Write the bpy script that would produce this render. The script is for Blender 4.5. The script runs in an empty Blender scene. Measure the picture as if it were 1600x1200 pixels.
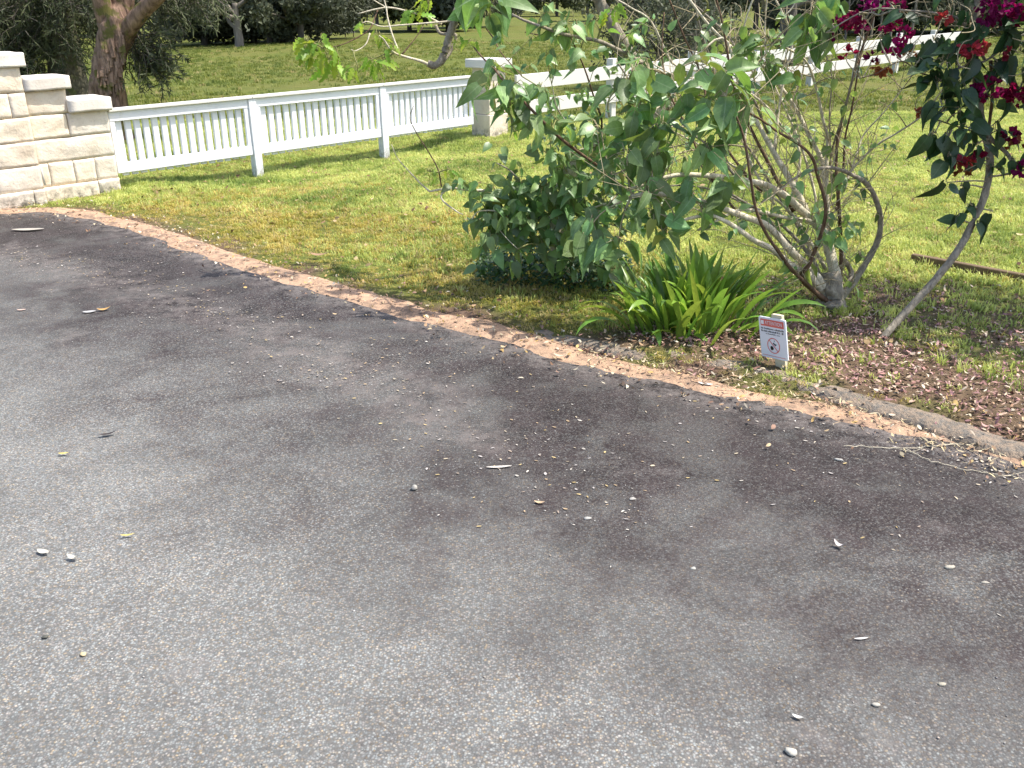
import bpy, bmesh, math, random
import numpy as np
from mathutils import Vector, Matrix, noise as mnoise

random.seed(7)
rng = np.random.default_rng(7)
scene = bpy.context.scene
COL = scene.collection
R = math.radians

# ---------------------------------------------------------------- camera
FPX, CAMH = 1450.0, 1.75
PITCH, ROLL = math.atan(600 / FPX), math.atan(50 / 3750)
FWD = np.array([0, math.cos(PITCH), -math.sin(PITCH)])
U0 = np.array([0, math.sin(PITCH), math.cos(PITCH)])
R0 = np.array([1.0, 0, 0])
RIGHT = math.cos(ROLL) * R0 - math.sin(ROLL) * U0
UP = math.sin(ROLL) * R0 + math.cos(ROLL) * U0
cam_d = bpy.data.cameras.new('camera')
cam_d.sensor_width = 36.0
cam_d.lens = FPX / 1600 * 36.0
cam_d.clip_start = 0.05
cam_d.clip_end = 2000
cam = bpy.data.objects.new('camera', cam_d)
COL.objects.link(cam)
mw = Matrix.Identity(4)
for i in range(3):
    mw[i][0], mw[i][1], mw[i][2] = RIGHT[i], UP[i], -FWD[i]
mw[2][3] = CAMH
cam.matrix_world = mw
scene.camera = cam

# ---------------------------------------------------------------- sky, sun, exposure
SUN_AZ, SUN_EL = R(90), R(61)            # azimuth clockwise from +Y (into the picture, to the right)
SUN_DIR = Vector((math.sin(SUN_AZ) * math.cos(SUN_EL), math.cos(SUN_AZ) * math.cos(SUN_EL), math.sin(SUN_EL)))
world = bpy.data.worlds.new('World')
scene.world = world
world.use_nodes = True
wn = world.node_tree
bg = wn.nodes['Background']
sky = wn.nodes.new('ShaderNodeTexSky')
sky.sky_type = 'NISHITA'
sky.sun_disc = False
sky.sun_elevation = SUN_EL
sky.sun_rotation = SUN_AZ
sky.air_density = 1.0
sky.dust_density = 2.5
sky.ozone_density = 1.0
wn.links.new(sky.outputs[0], bg.inputs[0])
bg.inputs[1].default_value = 0.15
sun_d = bpy.data.lights.new('sun', 'SUN')
sun_d.energy = 3.6
sun_d.angle = R(0.6)
sun_d.color = (1.0, 0.95, 0.87)
sun = bpy.data.objects.new('sun', sun_d)
COL.objects.link(sun)
sun.rotation_euler = SUN_DIR.to_track_quat('Z', 'Y').to_euler()
vs = scene.view_settings
vs.view_transform = 'Standard'
vs.look = 'None'
vs.gamma = 1.0
vs.use_curve_mapping = False
vs.exposure = 1.0
scene.cycles.max_bounces = 8
scene.cycles.transparent_max_bounces = 8

# ---------------------------------------------------------------- picture -> place helpers
def ray(x, y):
    return FWD + (x - 800) / FPX * RIGHT + (600 - y) / FPX * UP
def G(x, y, z=0.0):
    d = ray(x, y)
    return Vector((np.array([0, 0, CAMH]) + (z - CAMH) / d[2] * d).tolist())
def P(x, y, Y):
    d = ray(x, y)
    return Vector((np.array([0, 0, CAMH]) + Y / d[1] * d).tolist())

# ---------------------------------------------------------------- object helpers
def tag(o, label=None, cat=None, group=None, kind=None):
    if label: o['label'] = label
    if cat: o['category'] = cat
    if group: o['group'] = group
    if kind: o['kind'] = kind
    return o
def empty(name, loc, label, cat, group=None):
    o = bpy.data.objects.new(name, None)
    o.location = loc
    o.empty_display_size = 0.1
    COL.objects.link(o)
    return tag(o, label, cat, group)
def link(name, me, parent=None, mat=None, matrix=None):
    o = bpy.data.objects.new(name, me)
    COL.objects.link(o)
    if mat is not None and len(me.materials) == 0:
        me.materials.append(mat)
    if parent is not None:
        o.parent = parent
        base = Vector((0, 0, 0))
        p = parent
        if p.type == 'EMPTY':
            base = p.location
        o.matrix_parent_inverse = Matrix.Translation(-base)
    if matrix is not None:
        o.matrix_basis = matrix
    return o
def link_sub(name, me, part, mat=None):
    """a sub-part whose vertices are in world space, under a part that is in world space too"""
    o = bpy.data.objects.new(name, me)
    COL.objects.link(o)
    if mat is not None and len(me.materials) == 0:
        me.materials.append(mat)
    o.parent = part
    if part.parent is not None and part.parent.type == 'EMPTY':
        pass
    return o

def mesh_np(name, V, F, mat=None, smooth=False, col=None):
    """V (n,3) array, F (m,k) array of equal polygons or list of polygons"""
    me = bpy.data.meshes.new(name)
    V = np.asarray(V, dtype=np.float32)
    if isinstance(F, np.ndarray):
        m, k = F.shape
        me.vertices.add(len(V))
        me.vertices.foreach_set('co', V.ravel())
        me.loops.add(m * k)
        me.loops.foreach_set('vertex_index', F.ravel().astype(np.int32))
        me.polygons.add(m)
        me.polygons.foreach_set('loop_start', np.arange(0, m * k, k, dtype=np.int32))
        me.polygons.foreach_set('loop_total', np.full(m, k, dtype=np.int32))
        me.update(calc_edges=True)
        me.validate()
    else:
        me.from_pydata(V.tolist(), [], F)
        me.update()
    if smooth:
        me.polygons.foreach_set('use_smooth', [True] * len(me.polygons))
    if col is not None:
        a = me.attributes.new('col', 'FLOAT_COLOR', 'POINT')
        c = np.ones((len(V), 4), dtype=np.float32)
        c[:, :3] = col
        a.data.foreach_set('color', c.ravel())
    if mat is not None:
        me.materials.append(mat)
    return me

class MB:
    """collects tubes and bits into one mesh"""
    def __init__(self):
        self.v, self.f = [], []
    def tube(self, pts, rads, sides=6, cap=True, rough=0.0, rscale=6.0):
        pts = [Vector(p) for p in pts]
        n = len(pts)
        if not hasattr(rads, '__len__'):
            rads = [rads] * n
        base = len(self.v)
        ref = Vector((0.31, 0.17, 0.93))
        for i, p in enumerate(pts):
            t = (pts[min(i + 1, n - 1)] - pts[max(i - 1, 0)])
            if t.length < 1e-9: t = Vector((0, 0, 1))
            t.normalize()
            a = t.cross(ref)
            if a.length < 0.05: a = t.cross(Vector((1, 0, 0)))
            a.normalize()
            b = t.cross(a)
            for k in range(sides):
                an = 2 * math.pi * k / sides
                dirv = a * math.cos(an) + b * math.sin(an)
                r = rads[i]
                if rough:
                    q = p + dirv * r
                    r *= 1 + rough * mnoise.noise(q * rscale)
                self.v.append(tuple(p + dirv * r))
        for i in range(n - 1):
            for k in range(sides):
                k2 = (k + 1) % sides
                self.f.append((base + i * sides + k, base + i * sides + k2, base + (i + 1) * sides + k2, base + (i + 1) * sides + k))
        if cap:
            self.f.append(tuple(base + k for k in range(sides - 1, -1, -1)))
            self.f.append(tuple(base + (n - 1) * sides + k for k in range(sides)))
        return self
    def add(self, V, F):
        b = len(self.v)
        self.v += [tuple(v) for v in V]
        self.f += [tuple(b + i for i in f) for f in F]
        return self
    def mesh(self, name, mat=None, smooth=True):
        me = bpy.data.meshes.new(name)
        me.from_pydata(self.v, [], self.f)
        me.update()
        if smooth:
            me.polygons.foreach_set('use_smooth', [True] * len(me.polygons))
        if mat: me.materials.append(mat)
        return me

def spline(pts, per=5):
    """Catmull-Rom through the points"""
    pts = [Vector(p) for p in pts]
    if len(pts) < 3:
        return [pts[0].lerp(pts[-1], i / per) for i in range(per + 1)]
    out = []
    ext = [pts[0] * 2 - pts[1]] + pts + [pts[-1] * 2 - pts[-2]]
    for i in range(1, len(ext) - 2):
        p0, p1, p2, p3 = ext[i - 1:i + 3]
        for k in range(per):
            t = k / per
            out.append(0.5 * ((2 * p1) + (p2 - p0) * t + (2 * p0 - 5 * p1 + 4 * p2 - p3) * t * t + (3 * p1 - p0 - 3 * p2 + p3) * t ** 3))
    out.append(pts[-1])
    return out

# ---------------------------------------------------------------- material helpers
class NT:
    def __init__(self, name):
        self.m = bpy.data.materials.new(name)
        self.m.use_nodes = True
        self.t = self.m.node_tree
        self.bsdf = self.t.nodes['Principled BSDF']
        self.out = self.t.nodes['Material Output']
        self.bsdf.inputs['Specular IOR Level'].default_value = 0.3
    def n(self, typ, **kw):
        nd = self.t.nodes.new(typ)
        ins = kw.pop('ins', {})
        for k, v in kw.items():
            setattr(nd, k, v)
        for k, v in ins.items():
            if hasattr(v, 'is_output'):
                self.t.links.new(v, nd.inputs[k])
            else:
                nd.inputs[k].default_value = v
        return nd
    def link(self, a, b):
        self.t.links.new(a, b)
    def pos(self):
        return self.n('ShaderNodeNewGeometry').outputs['Position']
    def noise(self, scale, detail=4, rough=0.55, vec=None, dist=0.0):
        nd = self.n('ShaderNodeTexNoise', ins={'Scale': scale, 'Detail': detail, 'Roughness': rough, 'Distortion': dist})
        self.link(vec if vec is not None else self.pos(), nd.inputs['Vector'])
        return nd
    def ramp(self, fac, stops, interp='LINEAR'):
        nd = self.n('ShaderNodeValToRGB')
        nd.color_ramp.interpolation = interp
        els = nd.color_ramp.elements
        while len(els) < len(stops): els.new(0.5)
        for e, (p, c) in zip(els, stops):
            e.position = p
            e.color = (*c, 1) if len(c) == 3 else c
        self.link(fac, nd.inputs['Fac'])
        return nd.outputs['Color']
    def mix(self, fac, a, b, blend='MIX'):
        nd = self.n('ShaderNodeMix', data_type='RGBA', blend_type=blend)
        for s, v in ((nd.inputs[0], fac), (nd.inputs[6], a), (nd.inputs[7], b)):
            if hasattr(v, 'is_output'): self.link(v, s)
            elif hasattr(v, '__len__'): s.default_value = (*v[:3], 1)
            else: s.default_value = v
        return nd.outputs[2]
    def math(self, op, a, b=0.0, clamp=False):
        nd = self.n('ShaderNodeMath', operation=op, use_clamp=clamp)
        for s, v in ((nd.inputs[0], a), (nd.inputs[1], b)):
            if hasattr(v, 'is_output'): self.link(v, s)
            else: s.default_value = v
        return nd.outputs[0]
    def mapr(self, v, a, b, c=0.0, d=1.0):
        nd = self.n('ShaderNodeMapRange', ins={'From Min': a, 'From Max': b, 'To Min': c, 'To Max': d})
        self.link(v, nd.inputs['Value'])
        return nd.outputs[0]
    def attr(self, name, out='Fac'):
        return self.n('ShaderNodeAttribute', attribute_name=name).outputs[out]
    def rand(self):
        return self.n('ShaderNodeObjectInfo').outputs['Random']
    def bump(self, h, strength=0.4, dist=0.01):
        nd = self.n('ShaderNodeBump', ins={'Strength': strength, 'Distance': dist})
        self.link(h, nd.inputs['Height'])
        self.link(nd.outputs[0], self.bsdf.inputs['Normal'])
        return nd.outputs[0]
    def color(self, c):
        if hasattr(c, 'is_output'): self.link(c, self.bsdf.inputs['Base Color'])
        else: self.bsdf.inputs['Base Color'].default_value = (*c, 1)
        return self
    def rough(self, r, spec=None):
        if hasattr(r, 'is_output'): self.link(r, self.bsdf.inputs['Roughness'])
        else: self.bsdf.inputs['Roughness'].default_value = r
        if spec is not None: self.bsdf.inputs['Specular IOR Level'].default_value = spec
        return self
    def translucent(self, col, fac):
        tr = self.n('ShaderNodeBsdfTranslucent')
        if hasattr(col, 'is_output'): self.link(col, tr.inputs['Color'])
        else: tr.inputs['Color'].default_value = (*col, 1)
        mx = self.n('ShaderNodeMixShader', ins={'Fac': fac})
        self.link(self.bsdf.outputs[0], mx.inputs[1])
        self.link(tr.outputs[0], mx.inputs[2])
        self.link(mx.outputs[0], self.out.inputs['Surface'])
        return self

def hsv(nt, col, h=0.5, s=1.0, v=1.0):
    nd = nt.n('ShaderNodeHueSaturation')
    for k, x in (('Hue', h), ('Saturation', s), ('Value', v), ('Color', col)):
        if hasattr(x, 'is_output'): nt.link(x, nd.inputs[k])
        elif k == 'Color': nd.inputs[k].default_value = (*x, 1)
        else: nd.inputs[k].default_value = x
    return nd.outputs[0]

M = {}
def leaf_mat(name, base, trans, tf=0.35, rough=0.42, spec=0.5, hv=0.025, vv=(0.7, 1.3), obj_random=True, tip=None, veins=False):
    t = NT(name)
    r = t.rand() if obj_random else t.attr('rnd')
    n2 = t.noise(35, 3).outputs['Fac']
    val = t.math('MULTIPLY', t.mapr(r, 0, 1, vv[0], vv[1]), t.mapr(n2, 0.3, 0.7, 0.85, 1.15))
    hue = t.mapr(t.math('FRACT', t.math('MULTIPLY', r, 7.31)), 0, 1, 0.5 - hv, 0.5 + hv)
    c = hsv(t, base, hue, 1.0, val)
    tc = hsv(t, trans, hue, 1.0, val)
    if veins:
        oc = t.n('ShaderNodeTexCoord').outputs['Object']
        sx = t.n('ShaderNodeSeparateXYZ'); t.link(oc, sx.inputs[0])
        ax = t.math('ABSOLUTE', sx.outputs[0])
        rib = t.mapr(ax, 0.006, 0.020, 1.0, 0.0)
        ph = t.math('SUBTRACT', sx.outputs[1], t.math('MULTIPLY', ax, 0.75))
        sv = t.mapr(t.math('SINE', t.math('MULTIPLY', ph, 44.0)), 0.82, 1.0)
        vein = t.math('MAXIMUM', rib, t.math('MULTIPLY', sv, 0.35))
        c = t.mix(t.math('MULTIPLY', vein, 0.65), c, hsv(t, c, 0.48, 0.75, 1.8))
        edge = t.mapr(t.noise(14, 4, 0.7).outputs['Fac'], 0.62, 0.74)
        c = t.mix(t.math('MULTIPLY', edge, 0.22), c, (0.20, 0.17, 0.05))
    if tip is not None:
        f = t.math('FRACT', t.math('MULTIPLY', r, 13.7))
        m = t.math('GREATER_THAN', f, 0.975)
        c = t.mix(m, c, tip)
        tc = t.mix(m, tc, tip)
    t.color(c).rough(rough, spec).translucent(tc, tf)
    t.bump(t.noise(60, 3).outputs['Fac'], 0.25, 0.004)
    M[name] = t.m
    return t.m

leaf_mat('shrub_leaf', (0.155, 0.262, 0.092), (0.32, 0.48, 0.07), 0.32, 0.46, 0.45, vv=(0.55, 1.45), tip=(0.26, 0.28, 0.05), veins=True)
leaf_mat('vine_leaf', (0.036, 0.075, 0.030), (0.08, 0.16, 0.03), 0.22, 0.42, 0.45, vv=(0.6, 1.5), veins=True)
leaf_mat('young_leaf', (0.22, 0.36, 0.05), (0.45, 0.60, 0.06), 0.45, 0.45, 0.4)
leaf_mat('cover_leaf', (0.045, 0.095, 0.030), (0.09, 0.18, 0.03), 0.25, 0.5, 0.4, obj_random=False)
leaf_mat('canopy_leaf', (0.150, 0.252, 0.090), (0.31, 0.47, 0.07), 0.32, 0.42, 0.6, vv=(0.55, 1.45), obj_random=False)
leaf_mat('vine_canopy', (0.030, 0.070, 0.030), (0.07, 0.15, 0.03), 0.22, 0.42, 0.45, obj_random=False)
leaf_mat('strap_leaf', (0.155, 0.275, 0.040), (0.33, 0.50, 0.06), 0.35, 0.35, 0.5, vv=(0.65, 1.35))
leaf_mat('strap_leaf_yellow', (0.42, 0.40, 0.07), (0.6, 0.55, 0.07), 0.35, 0.4, 0.4)
leaf_mat('bract', (0.27, 0.008, 0.075), (0.50, 0.012, 0.15), 0.45, 0.6, 0.2, hv=0.03, vv=(0.40, 1.15))
leaf_mat('bract_red', (0.30, 0.035, 0.03), (0.5, 0.08, 0.05), 0.40, 0.6, 0.2)
leaf_mat('bract_bronze', (0.26, 0.09, 0.035), (0.42, 0.16, 0.05), 0.40, 0.6, 0.2)

def crown_mat(name, c1, c2, tf=0.25):
    t = NT(name)
    r = t.attr('rnd')
    c = t.ramp(r, [(0, c1), (1, c2)])
    c = t.mix(t.mapr(t.noise(0.35, 3).outputs['Fac'], 0.35, 0.65), c, hsv(t, c, 0.5, 0.9, 0.6))
    t.color(c).rough(0.6, 0.25).translucent(c, tf)
    M[name] = t.m
crown_mat('crown_dark', (0.065, 0.080, 0.050), (0.165, 0.18, 0.108))
crown_mat('crown_mid', (0.065, 0.085, 0.036), (0.155, 0.18, 0.080))
crown_mat('crown_grey', (0.07, 0.085, 0.05), (0.17, 0.18, 0.105))
crown_mat('crown_needle', (0.042, 0.058, 0.028), (0.14, 0.16, 0.07))

def bark_mat(name, c1, c2, scale=18, moss=None, zs=0.25, bump=0.6):
    t = NT(name)
    mp = t.n('ShaderNodeMapping', ins={'Scale': (1, 1, zs)})
    t.link(t.pos(), mp.inputs['Vector'])
    a = t.noise(scale, 6, 0.62, mp.outputs[0], 0.6).outputs['Fac']
    c = t.ramp(a, [(0.3, c1), (0.68, c2)])
    if moss is not None:
        c = t.mix(t.mapr(t.noise(5, 4).outputs['Fac'], 0.54, 0.62), c, moss)
    t.color(c).rough(0.85, 0.15)
    t.bump(a, bump, 0.02)
    M[name] = t.m
bark_mat('bark_shaggy', (0.065, 0.038, 0.026), (0.34, 0.225, 0.16), 16, (0.12, 0.11, 0.035), 0.3, 0.9)
bark_mat('bark_conifer', (0.05, 0.045, 0.03), (0.15, 0.135, 0.095), 18, (0.09, 0.10, 0.04), 0.9, 0.8)
bark_mat('bark_far', (0.06, 0.05, 0.04), (0.17, 0.15, 0.125), 6)
bark_mat('bark_pale', (0.11, 0.095, 0.078), (0.25, 0.22, 0.185), 6)
bark_mat('stem_pale', (0.42, 0.36, 0.25), (0.74, 0.67, 0.51), 45, None, 0.5, 0.5)
bark_mat('stem_brown', (0.075, 0.045, 0.028), (0.20, 0.13, 0.085), 50, None, 0.5, 0.5)
bark_mat('stem_grey', (0.15, 0.125, 0.095), (0.40, 0.35, 0.27), 40, None, 0.5, 0.6)
bark_mat('twig_mat', (0.24, 0.19, 0.11), (0.50, 0.43, 0.28), 60, None, 0.6, 0.3)
bark_mat('twig_green', (0.13, 0.15, 0.05), (0.30, 0.28, 0.12), 60, None, 0.6, 0.3)

# ---- driveway
def driveway_mat():
    t = NT('driveway_aggregate')
    pos = t.pos()
    dark_mask0 = t.attr('dark_mask')
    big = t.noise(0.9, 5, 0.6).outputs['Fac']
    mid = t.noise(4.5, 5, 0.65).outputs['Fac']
    st = t.math('ADD', dark_mask0, t.math('MULTIPLY', t.math('SUBTRACT', big, 0.5), 0.7))
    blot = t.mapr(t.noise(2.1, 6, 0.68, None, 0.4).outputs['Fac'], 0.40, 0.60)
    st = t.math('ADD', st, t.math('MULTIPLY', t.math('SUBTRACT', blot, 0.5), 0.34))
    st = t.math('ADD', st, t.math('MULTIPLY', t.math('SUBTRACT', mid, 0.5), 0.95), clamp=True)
    warp = t.noise(30, 2).outputs['Color']
    wv = t.n('ShaderNodeVectorMath', operation='MULTIPLY_ADD')
    t.link(warp, wv.inputs[0]); wv.inputs[1].default_value = (0.012, 0.012, 0.0); t.link(pos, wv.inputs[2])
    v1 = t.n('ShaderNodeTexVoronoi', feature='F1', ins={'Scale': 140.0, 'Randomness': 1.0})
    t.link(wv.outputs[0], v1.inputs['Vector'])
    sep = t.n('ShaderNodeSeparateColor'); t.link(v1.outputs['Color'], sep.inputs[0])
    ra, rb, rc = sep.outputs[0], sep.outputs[1], sep.outputs[2]
    stone = t.ramp(ra, [(0.0, (0.125, 0.122, 0.116)), (0.3, (0.20, 0.197, 0.189)), (0.6, (0.26, 0.256, 0.245)), (0.86, (0.31, 0.304, 0.29)), (1.0, (0.40, 0.39, 0.365))])
    tint = t.ramp(rb, [(0.0, (1.12, 0.98, 0.84)), (0.25, (1.0, 1.0, 1.0)), (0.6, (0.94, 1.0, 1.05)), (0.86, (1.08, 0.97, 0.95)), (1.0, (1.3, 1.03, 0.72))])
    stone = t.mix(1.0, stone, tint, 'MULTIPLY')
    stone = t.mix(1.0, stone, (0.975, 1.0, 0.985), 'MULTIPLY')
    stone = hsv(t, stone, 0.5, 1.0, t.math('MULTIPLY', t.mapr(big, 0.32, 0.68, 0.68, 1.10), t.mapr(mid, 0.3, 0.7, 0.9, 1.08)))
    gap = t.mapr(v1.outputs['Distance'], 0.30, 0.62)
    stone = t.mix(t.math('MULTIPLY', gap, 0.75), stone, (0.10, 0.098, 0.093))
    # dark tone laid on by the mask, leaves the proud pale stones showing through
    dark_tone = t.ramp(mid, [(0.3, (0.011, 0.0078, 0.0080)), (0.7, (0.042, 0.0315, 0.0315))])
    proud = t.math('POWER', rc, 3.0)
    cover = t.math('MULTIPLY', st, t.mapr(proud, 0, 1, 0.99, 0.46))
    c = t.mix(cover, stone, dark_tone)
    # pale dusty patches and pink silt
    dust = t.mapr(t.noise(1.7, 6, 0.7).outputs['Fac'], 0.60, 0.76)
    c = t.mix(t.math('MULTIPLY', dust, 0.45), c, (0.24, 0.215, 0.20))
    silt = t.math('MULTIPLY', t.attr('silt'), t.mapr(t.noise(9, 6, 0.75).outputs['Fac'], 0.42, 0.62), clamp=True)
    c = t.mix(t.math('MULTIPLY', silt, 0.5), c, (0.20, 0.175, 0.16))
    t.color(c).rough(t.mapr(st, 0, 1, 0.68, 0.8), 0.2)
    h = t.math('SUBTRACT', t.math('MULTIPLY', ra, 0.4), v1.outputs['Distance'])
    h = t.math('ADD', h, t.math('MULTIPLY', mid, 1.2))
    t.bump(h, 0.38, 0.005)
    M['drive'] = t.m
driveway_mat()

# ---- ground (lawn soil, field grass at distance, bare soil)
def ground_mat():
    t = NT('ground_turf')
    n1 = t.noise(0.35, 6, 0.6).outputs['Fac']
    n2 = t.noise(2.2, 6, 0.7).outputs['Fac']
    n3 = t.noise(22, 5, 0.75).outputs['Fac']
    g = t.ramp(n2, [(0.3, (0.065, 0.090, 0.018)), (0.5, (0.115, 0.140, 0.028)), (0.72, (0.185, 0.190, 0.048))])
    g = t.mix(t.mapr(n1, 0.4, 0.66), g, (0.150, 0.145, 0.042))
    g = t.mix(t.math('MULTIPLY', t.mapr(n3, 0.42, 0.7), 0.55), g, (0.055, 0.07, 0.018))
    soil = t.ramp(n3, [(0.3, (0.075, 0.048, 0.032)), (0.7, (0.21, 0.14, 0.10))])
    c = t.mix(t.attr('bare'), g, soil)
    t.color(c).rough(0.9, 0.1)
    t.bump(t.math('ADD', n3, t.math('MULTIPLY', n2, 2.0)), 0.7, 0.05)
    M['ground'] = t.m
ground_mat()

def grass_mat(name, stops, dry):
    t = NT(name)
    n1 = t.noise(0.8, 4, 0.6).outputs['Fac']
    n2 = t.noise(5.0, 4, 0.6).outputs['Fac']
    r = t.rand()
    f = t.math('ADD', t.math('MULTIPLY', t.mapr(n1, 0.3, 0.7), 0.42), t.math('ADD', t.math('MULTIPLY', t.mapr(n2, 0.3, 0.7), 0.30), t.math('MULTIPLY', r, 0.28)))
    c = t.ramp(f, stops)
    hi = t.math('FRACT', t.math('MULTIPLY', r, 9.1))
    c = t.mix(t.math('MULTIPLY', t.math('GREATER_THAN', hi, dry), 0.8), c, (0.46, 0.37, 0.17))
    t.color(c).rough(0.55, 0.25).translucent(hsv(t, c, 0.49, 1.05, 1.5), 0.35)
    M[name] = t.m
grass_mat('grass_lush', [(0.25, (0.17, 0.245, 0.060)), (0.5, (0.39, 0.455, 0.12)), (0.75, (0.60, 0.62, 0.22))], 0.92)
grass_mat('grass_dry', [(0.3, (0.26, 0.27, 0.050)), (0.5, (0.43, 0.37, 0.085)), (0.75, (0.58, 0.46, 0.15))], 0.72)

grass_mat('grass_paddock', [(0.3, (0.085, 0.125, 0.025)), (0.5, (0.15, 0.185, 0.038)), (0.72, (0.25, 0.26, 0.065))], 0.95)
def simple(name, c, rough=0.6, var=0.12, scale=8.0, bump=0.2, bscale=40, bdist=0.004, spec=0.3, dirt=None, dirt_rng=(0.58, 0.72)):
    t = NT(name)
    n = t.noise(scale, 5, 0.6).outputs['Fac']
    col = t.mix(n, tuple(x * (1 - var) for x in c), tuple(min(1, x * (1 + var)) for x in c))
    if dirt is not None:
        col = t.mix(t.math('MULTIPLY', t.mapr(t.noise(scale * 1.7, 6, 0.7).outputs['Fac'], *dirt_rng), 0.7), col, dirt)
    t.color(col).rough(rough, spec)
    t.bump(t.noise(bscale, 5, 0.65).outputs['Fac'], bump, bdist)
    M[name] = t.m
    return t.m
simple('white_paint', (0.78, 0.79, 0.82), 0.5, 0.04, 3, 0.15, 30, 0.003, 0.35, (0.55, 0.52, 0.44), (0.60, 0.80))
def paint_mat():
    t = NT('white_paint')
    c = t.mix(t.noise(3, 4).outputs['Fac'], (0.74, 0.75, 0.79), (0.81, 0.82, 0.85))
    z = t.n('ShaderNodeSeparateXYZ'); t.link(t.pos(), z.inputs[0])
    c = t.mix(t.math('MULTIPLY', t.mapr(z.outputs[2], 0.10, -0.08), t.mapr(t.noise(24, 5, 0.7).outputs['Fac'], 0.36, 0.58)), c, (0.22, 0.20, 0.13))
    c = t.mix(t.math('MULTIPLY', t.mapr(t.noise(7, 6, 0.72).outputs['Fac'], 0.56, 0.74), 0.45), c, (0.50, 0.49, 0.42))
    c = hsv(t, c, 0.5, 1.0, t.mapr(t.rand(), 0, 1, 0.93, 1.03))
    t.color(c).rough(0.5, 0.35)
    t.bump(t.noise(40, 5).outputs['Fac'], 0.15, 0.003)
    M['white_paint'] = t.m
paint_mat()
simple('white_rail', (0.64, 0.62, 0.58), 0.55, 0.06, 2, 0.15, 30, 0.003, 0.3, (0.5, 0.46, 0.38), (0.60, 0.8))
simple('kerb_stone', (0.17, 0.155, 0.135), 0.95, 0.45, 18, 1.0, 45, 0.02, 0.1, (0.33, 0.25, 0.18), (0.40, 0.56))
simple('dirt', (0.43, 0.285, 0.19), 0.95, 0.38, 5, 0.9, 50, 0.012, 0.1, (0.13, 0.10, 0.08), (0.47, 0.62))
simple('weather_timber', (0.17, 0.12, 0.075), 0.85, 0.35, 12, 0.7, 50, 0.006, 0.15)
simple('sign_face', (0.80, 0.82, 0.86), 0.35, 0.02, 5, 0.03, 30, 0.001, 0.4)
simple('sign_red', (0.70, 0.16, 0.13), 0.4, 0.05, 5, 0.03)
simple('sign_black', (0.015, 0.015, 0.018), 0.4, 0.05, 5, 0.03)
simple('stake_timber', (0.66, 0.58, 0.40), 0.7, 0.10, 20, 0.3)
simple('conduit_pvc', (0.55, 0.54, 0.50), 0.5, 0.05, 5, 0.1)
def stone_mat():
    t = NT('sandstone')
    n = t.noise(5, 6, 0.62).outputs['Fac']
    c = t.ramp(n, [(0.28, (0.64, 0.53, 0.40)), (0.55, (0.74, 0.645, 0.51)), (0.8, (0.77, 0.71, 0.61))])
    r = t.rand()
    c = hsv(t, c, 0.5, t.mapr(r, 0, 1, 0.8, 1.1), t.mapr(r, 0, 1, 0.93, 1.05))
    # lichen speckle and splash-back dirt near the soil
    z = t.n('ShaderNodeSeparateXYZ'); t.link(t.pos(), z.inputs[0])
    low = t.mapr(z.outputs[2], 0.16, 0.0)
    sp = t.mapr(t.noise(28, 6, 0.75).outputs['Fac'], 0.57, 0.68)
    c = t.mix(t.math('MULTIPLY', sp, 0.35), c, (0.30, 0.27, 0.22))
    c = t.mix(t.math('MULTIPLY', low, t.mapr(t.noise(16, 6, 0.7).outputs['Fac'], 0.42, 0.62)), c, (0.09, 0.08, 0.06))
    t.color(c).rough(0.9, 0.15)
    t.bump(t.noise(26, 7, 0.68).outputs['Fac'], 0.5, 0.02)
    M['sandstone'] = t.m
    t = NT('capstone')
    n = t.noise(6, 6, 0.62).outputs['Fac']
    c = t.ramp(n, [(0.3, (0.58, 0.52, 0.44)), (0.7, (0.76, 0.72, 0.65))])
    sp = t.mapr(t.noise(24, 6, 0.75).outputs['Fac'], 0.56, 0.68)
    c = t.mix(t.math('MULTIPLY', sp, 0.45), c, (0.22, 0.21, 0.18))
    t.color(c).rough(0.9, 0.15)
    t.bump(t.noise(40, 6, 0.65).outputs['Fac'], 0.4, 0.01)
    M['capstone'] = t.m
stone_mat()
def litter_mat():
    t = NT('litter')
    c = t.attr('col', 'Color')
    t.color(t.mix(t.mapr(t.noise(90, 3).outputs['Fac'], 0.3, 0.7, 0, 0.4), c, hsv(t, c, 0.5, 0.9, 0.6))).rough(0.75, 0.2)
    M['litter'] = t.m
litter_mat()

# ---------------------------------------------------------------- plan of the ground
EDGE = [(-14, 9.2), (-7, 8.75), (-5.3, 8.55), (-4.65, 8.46), (-4.17, 8.45), (-3.21, 7.72), (-2.19, 6.66), (-1.60, 6.10), (-0.77, 5.38), (-0.14, 4.88), (0.33, 4.44),
        (0.77, 4.13), (1.03, 3.93), (1.40, 3.72), (1.70, 3.53), (1.85, 3.43), (2.02, 3.22), (2.7, 2.55), (4.5, 0.6), (7, -3)]
KERB = [(-0.35, 5.42), (0.10, 5.02), (0.40, 4.80), (0.68, 4.60), (1.0, 4.44), (1.27, 4.265), (1.50, 4.05), (1.725, 3.80), (1.92, 3.57), (2.093, 3.385), (2.7, 2.85), (4.0, 1.6)]
def seg_dist(Pn, poly):
    best = np.full(len(Pn), 1e9)
    for (ax, ay), (bx, by) in zip(poly[:-1], poly[1:]):
        d = np.array([bx - ax, by - ay]); L = (d ** 2).sum()
        t = np.clip(((Pn[:, 0] - ax) * d[0] + (Pn[:, 1] - ay) * d[1]) / L, 0, 1)
        q = np.hypot(Pn[:, 0] - ax - t * d[0], Pn[:, 1] - ay - t * d[1])
        best = np.minimum(best, q)
    return best
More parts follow.
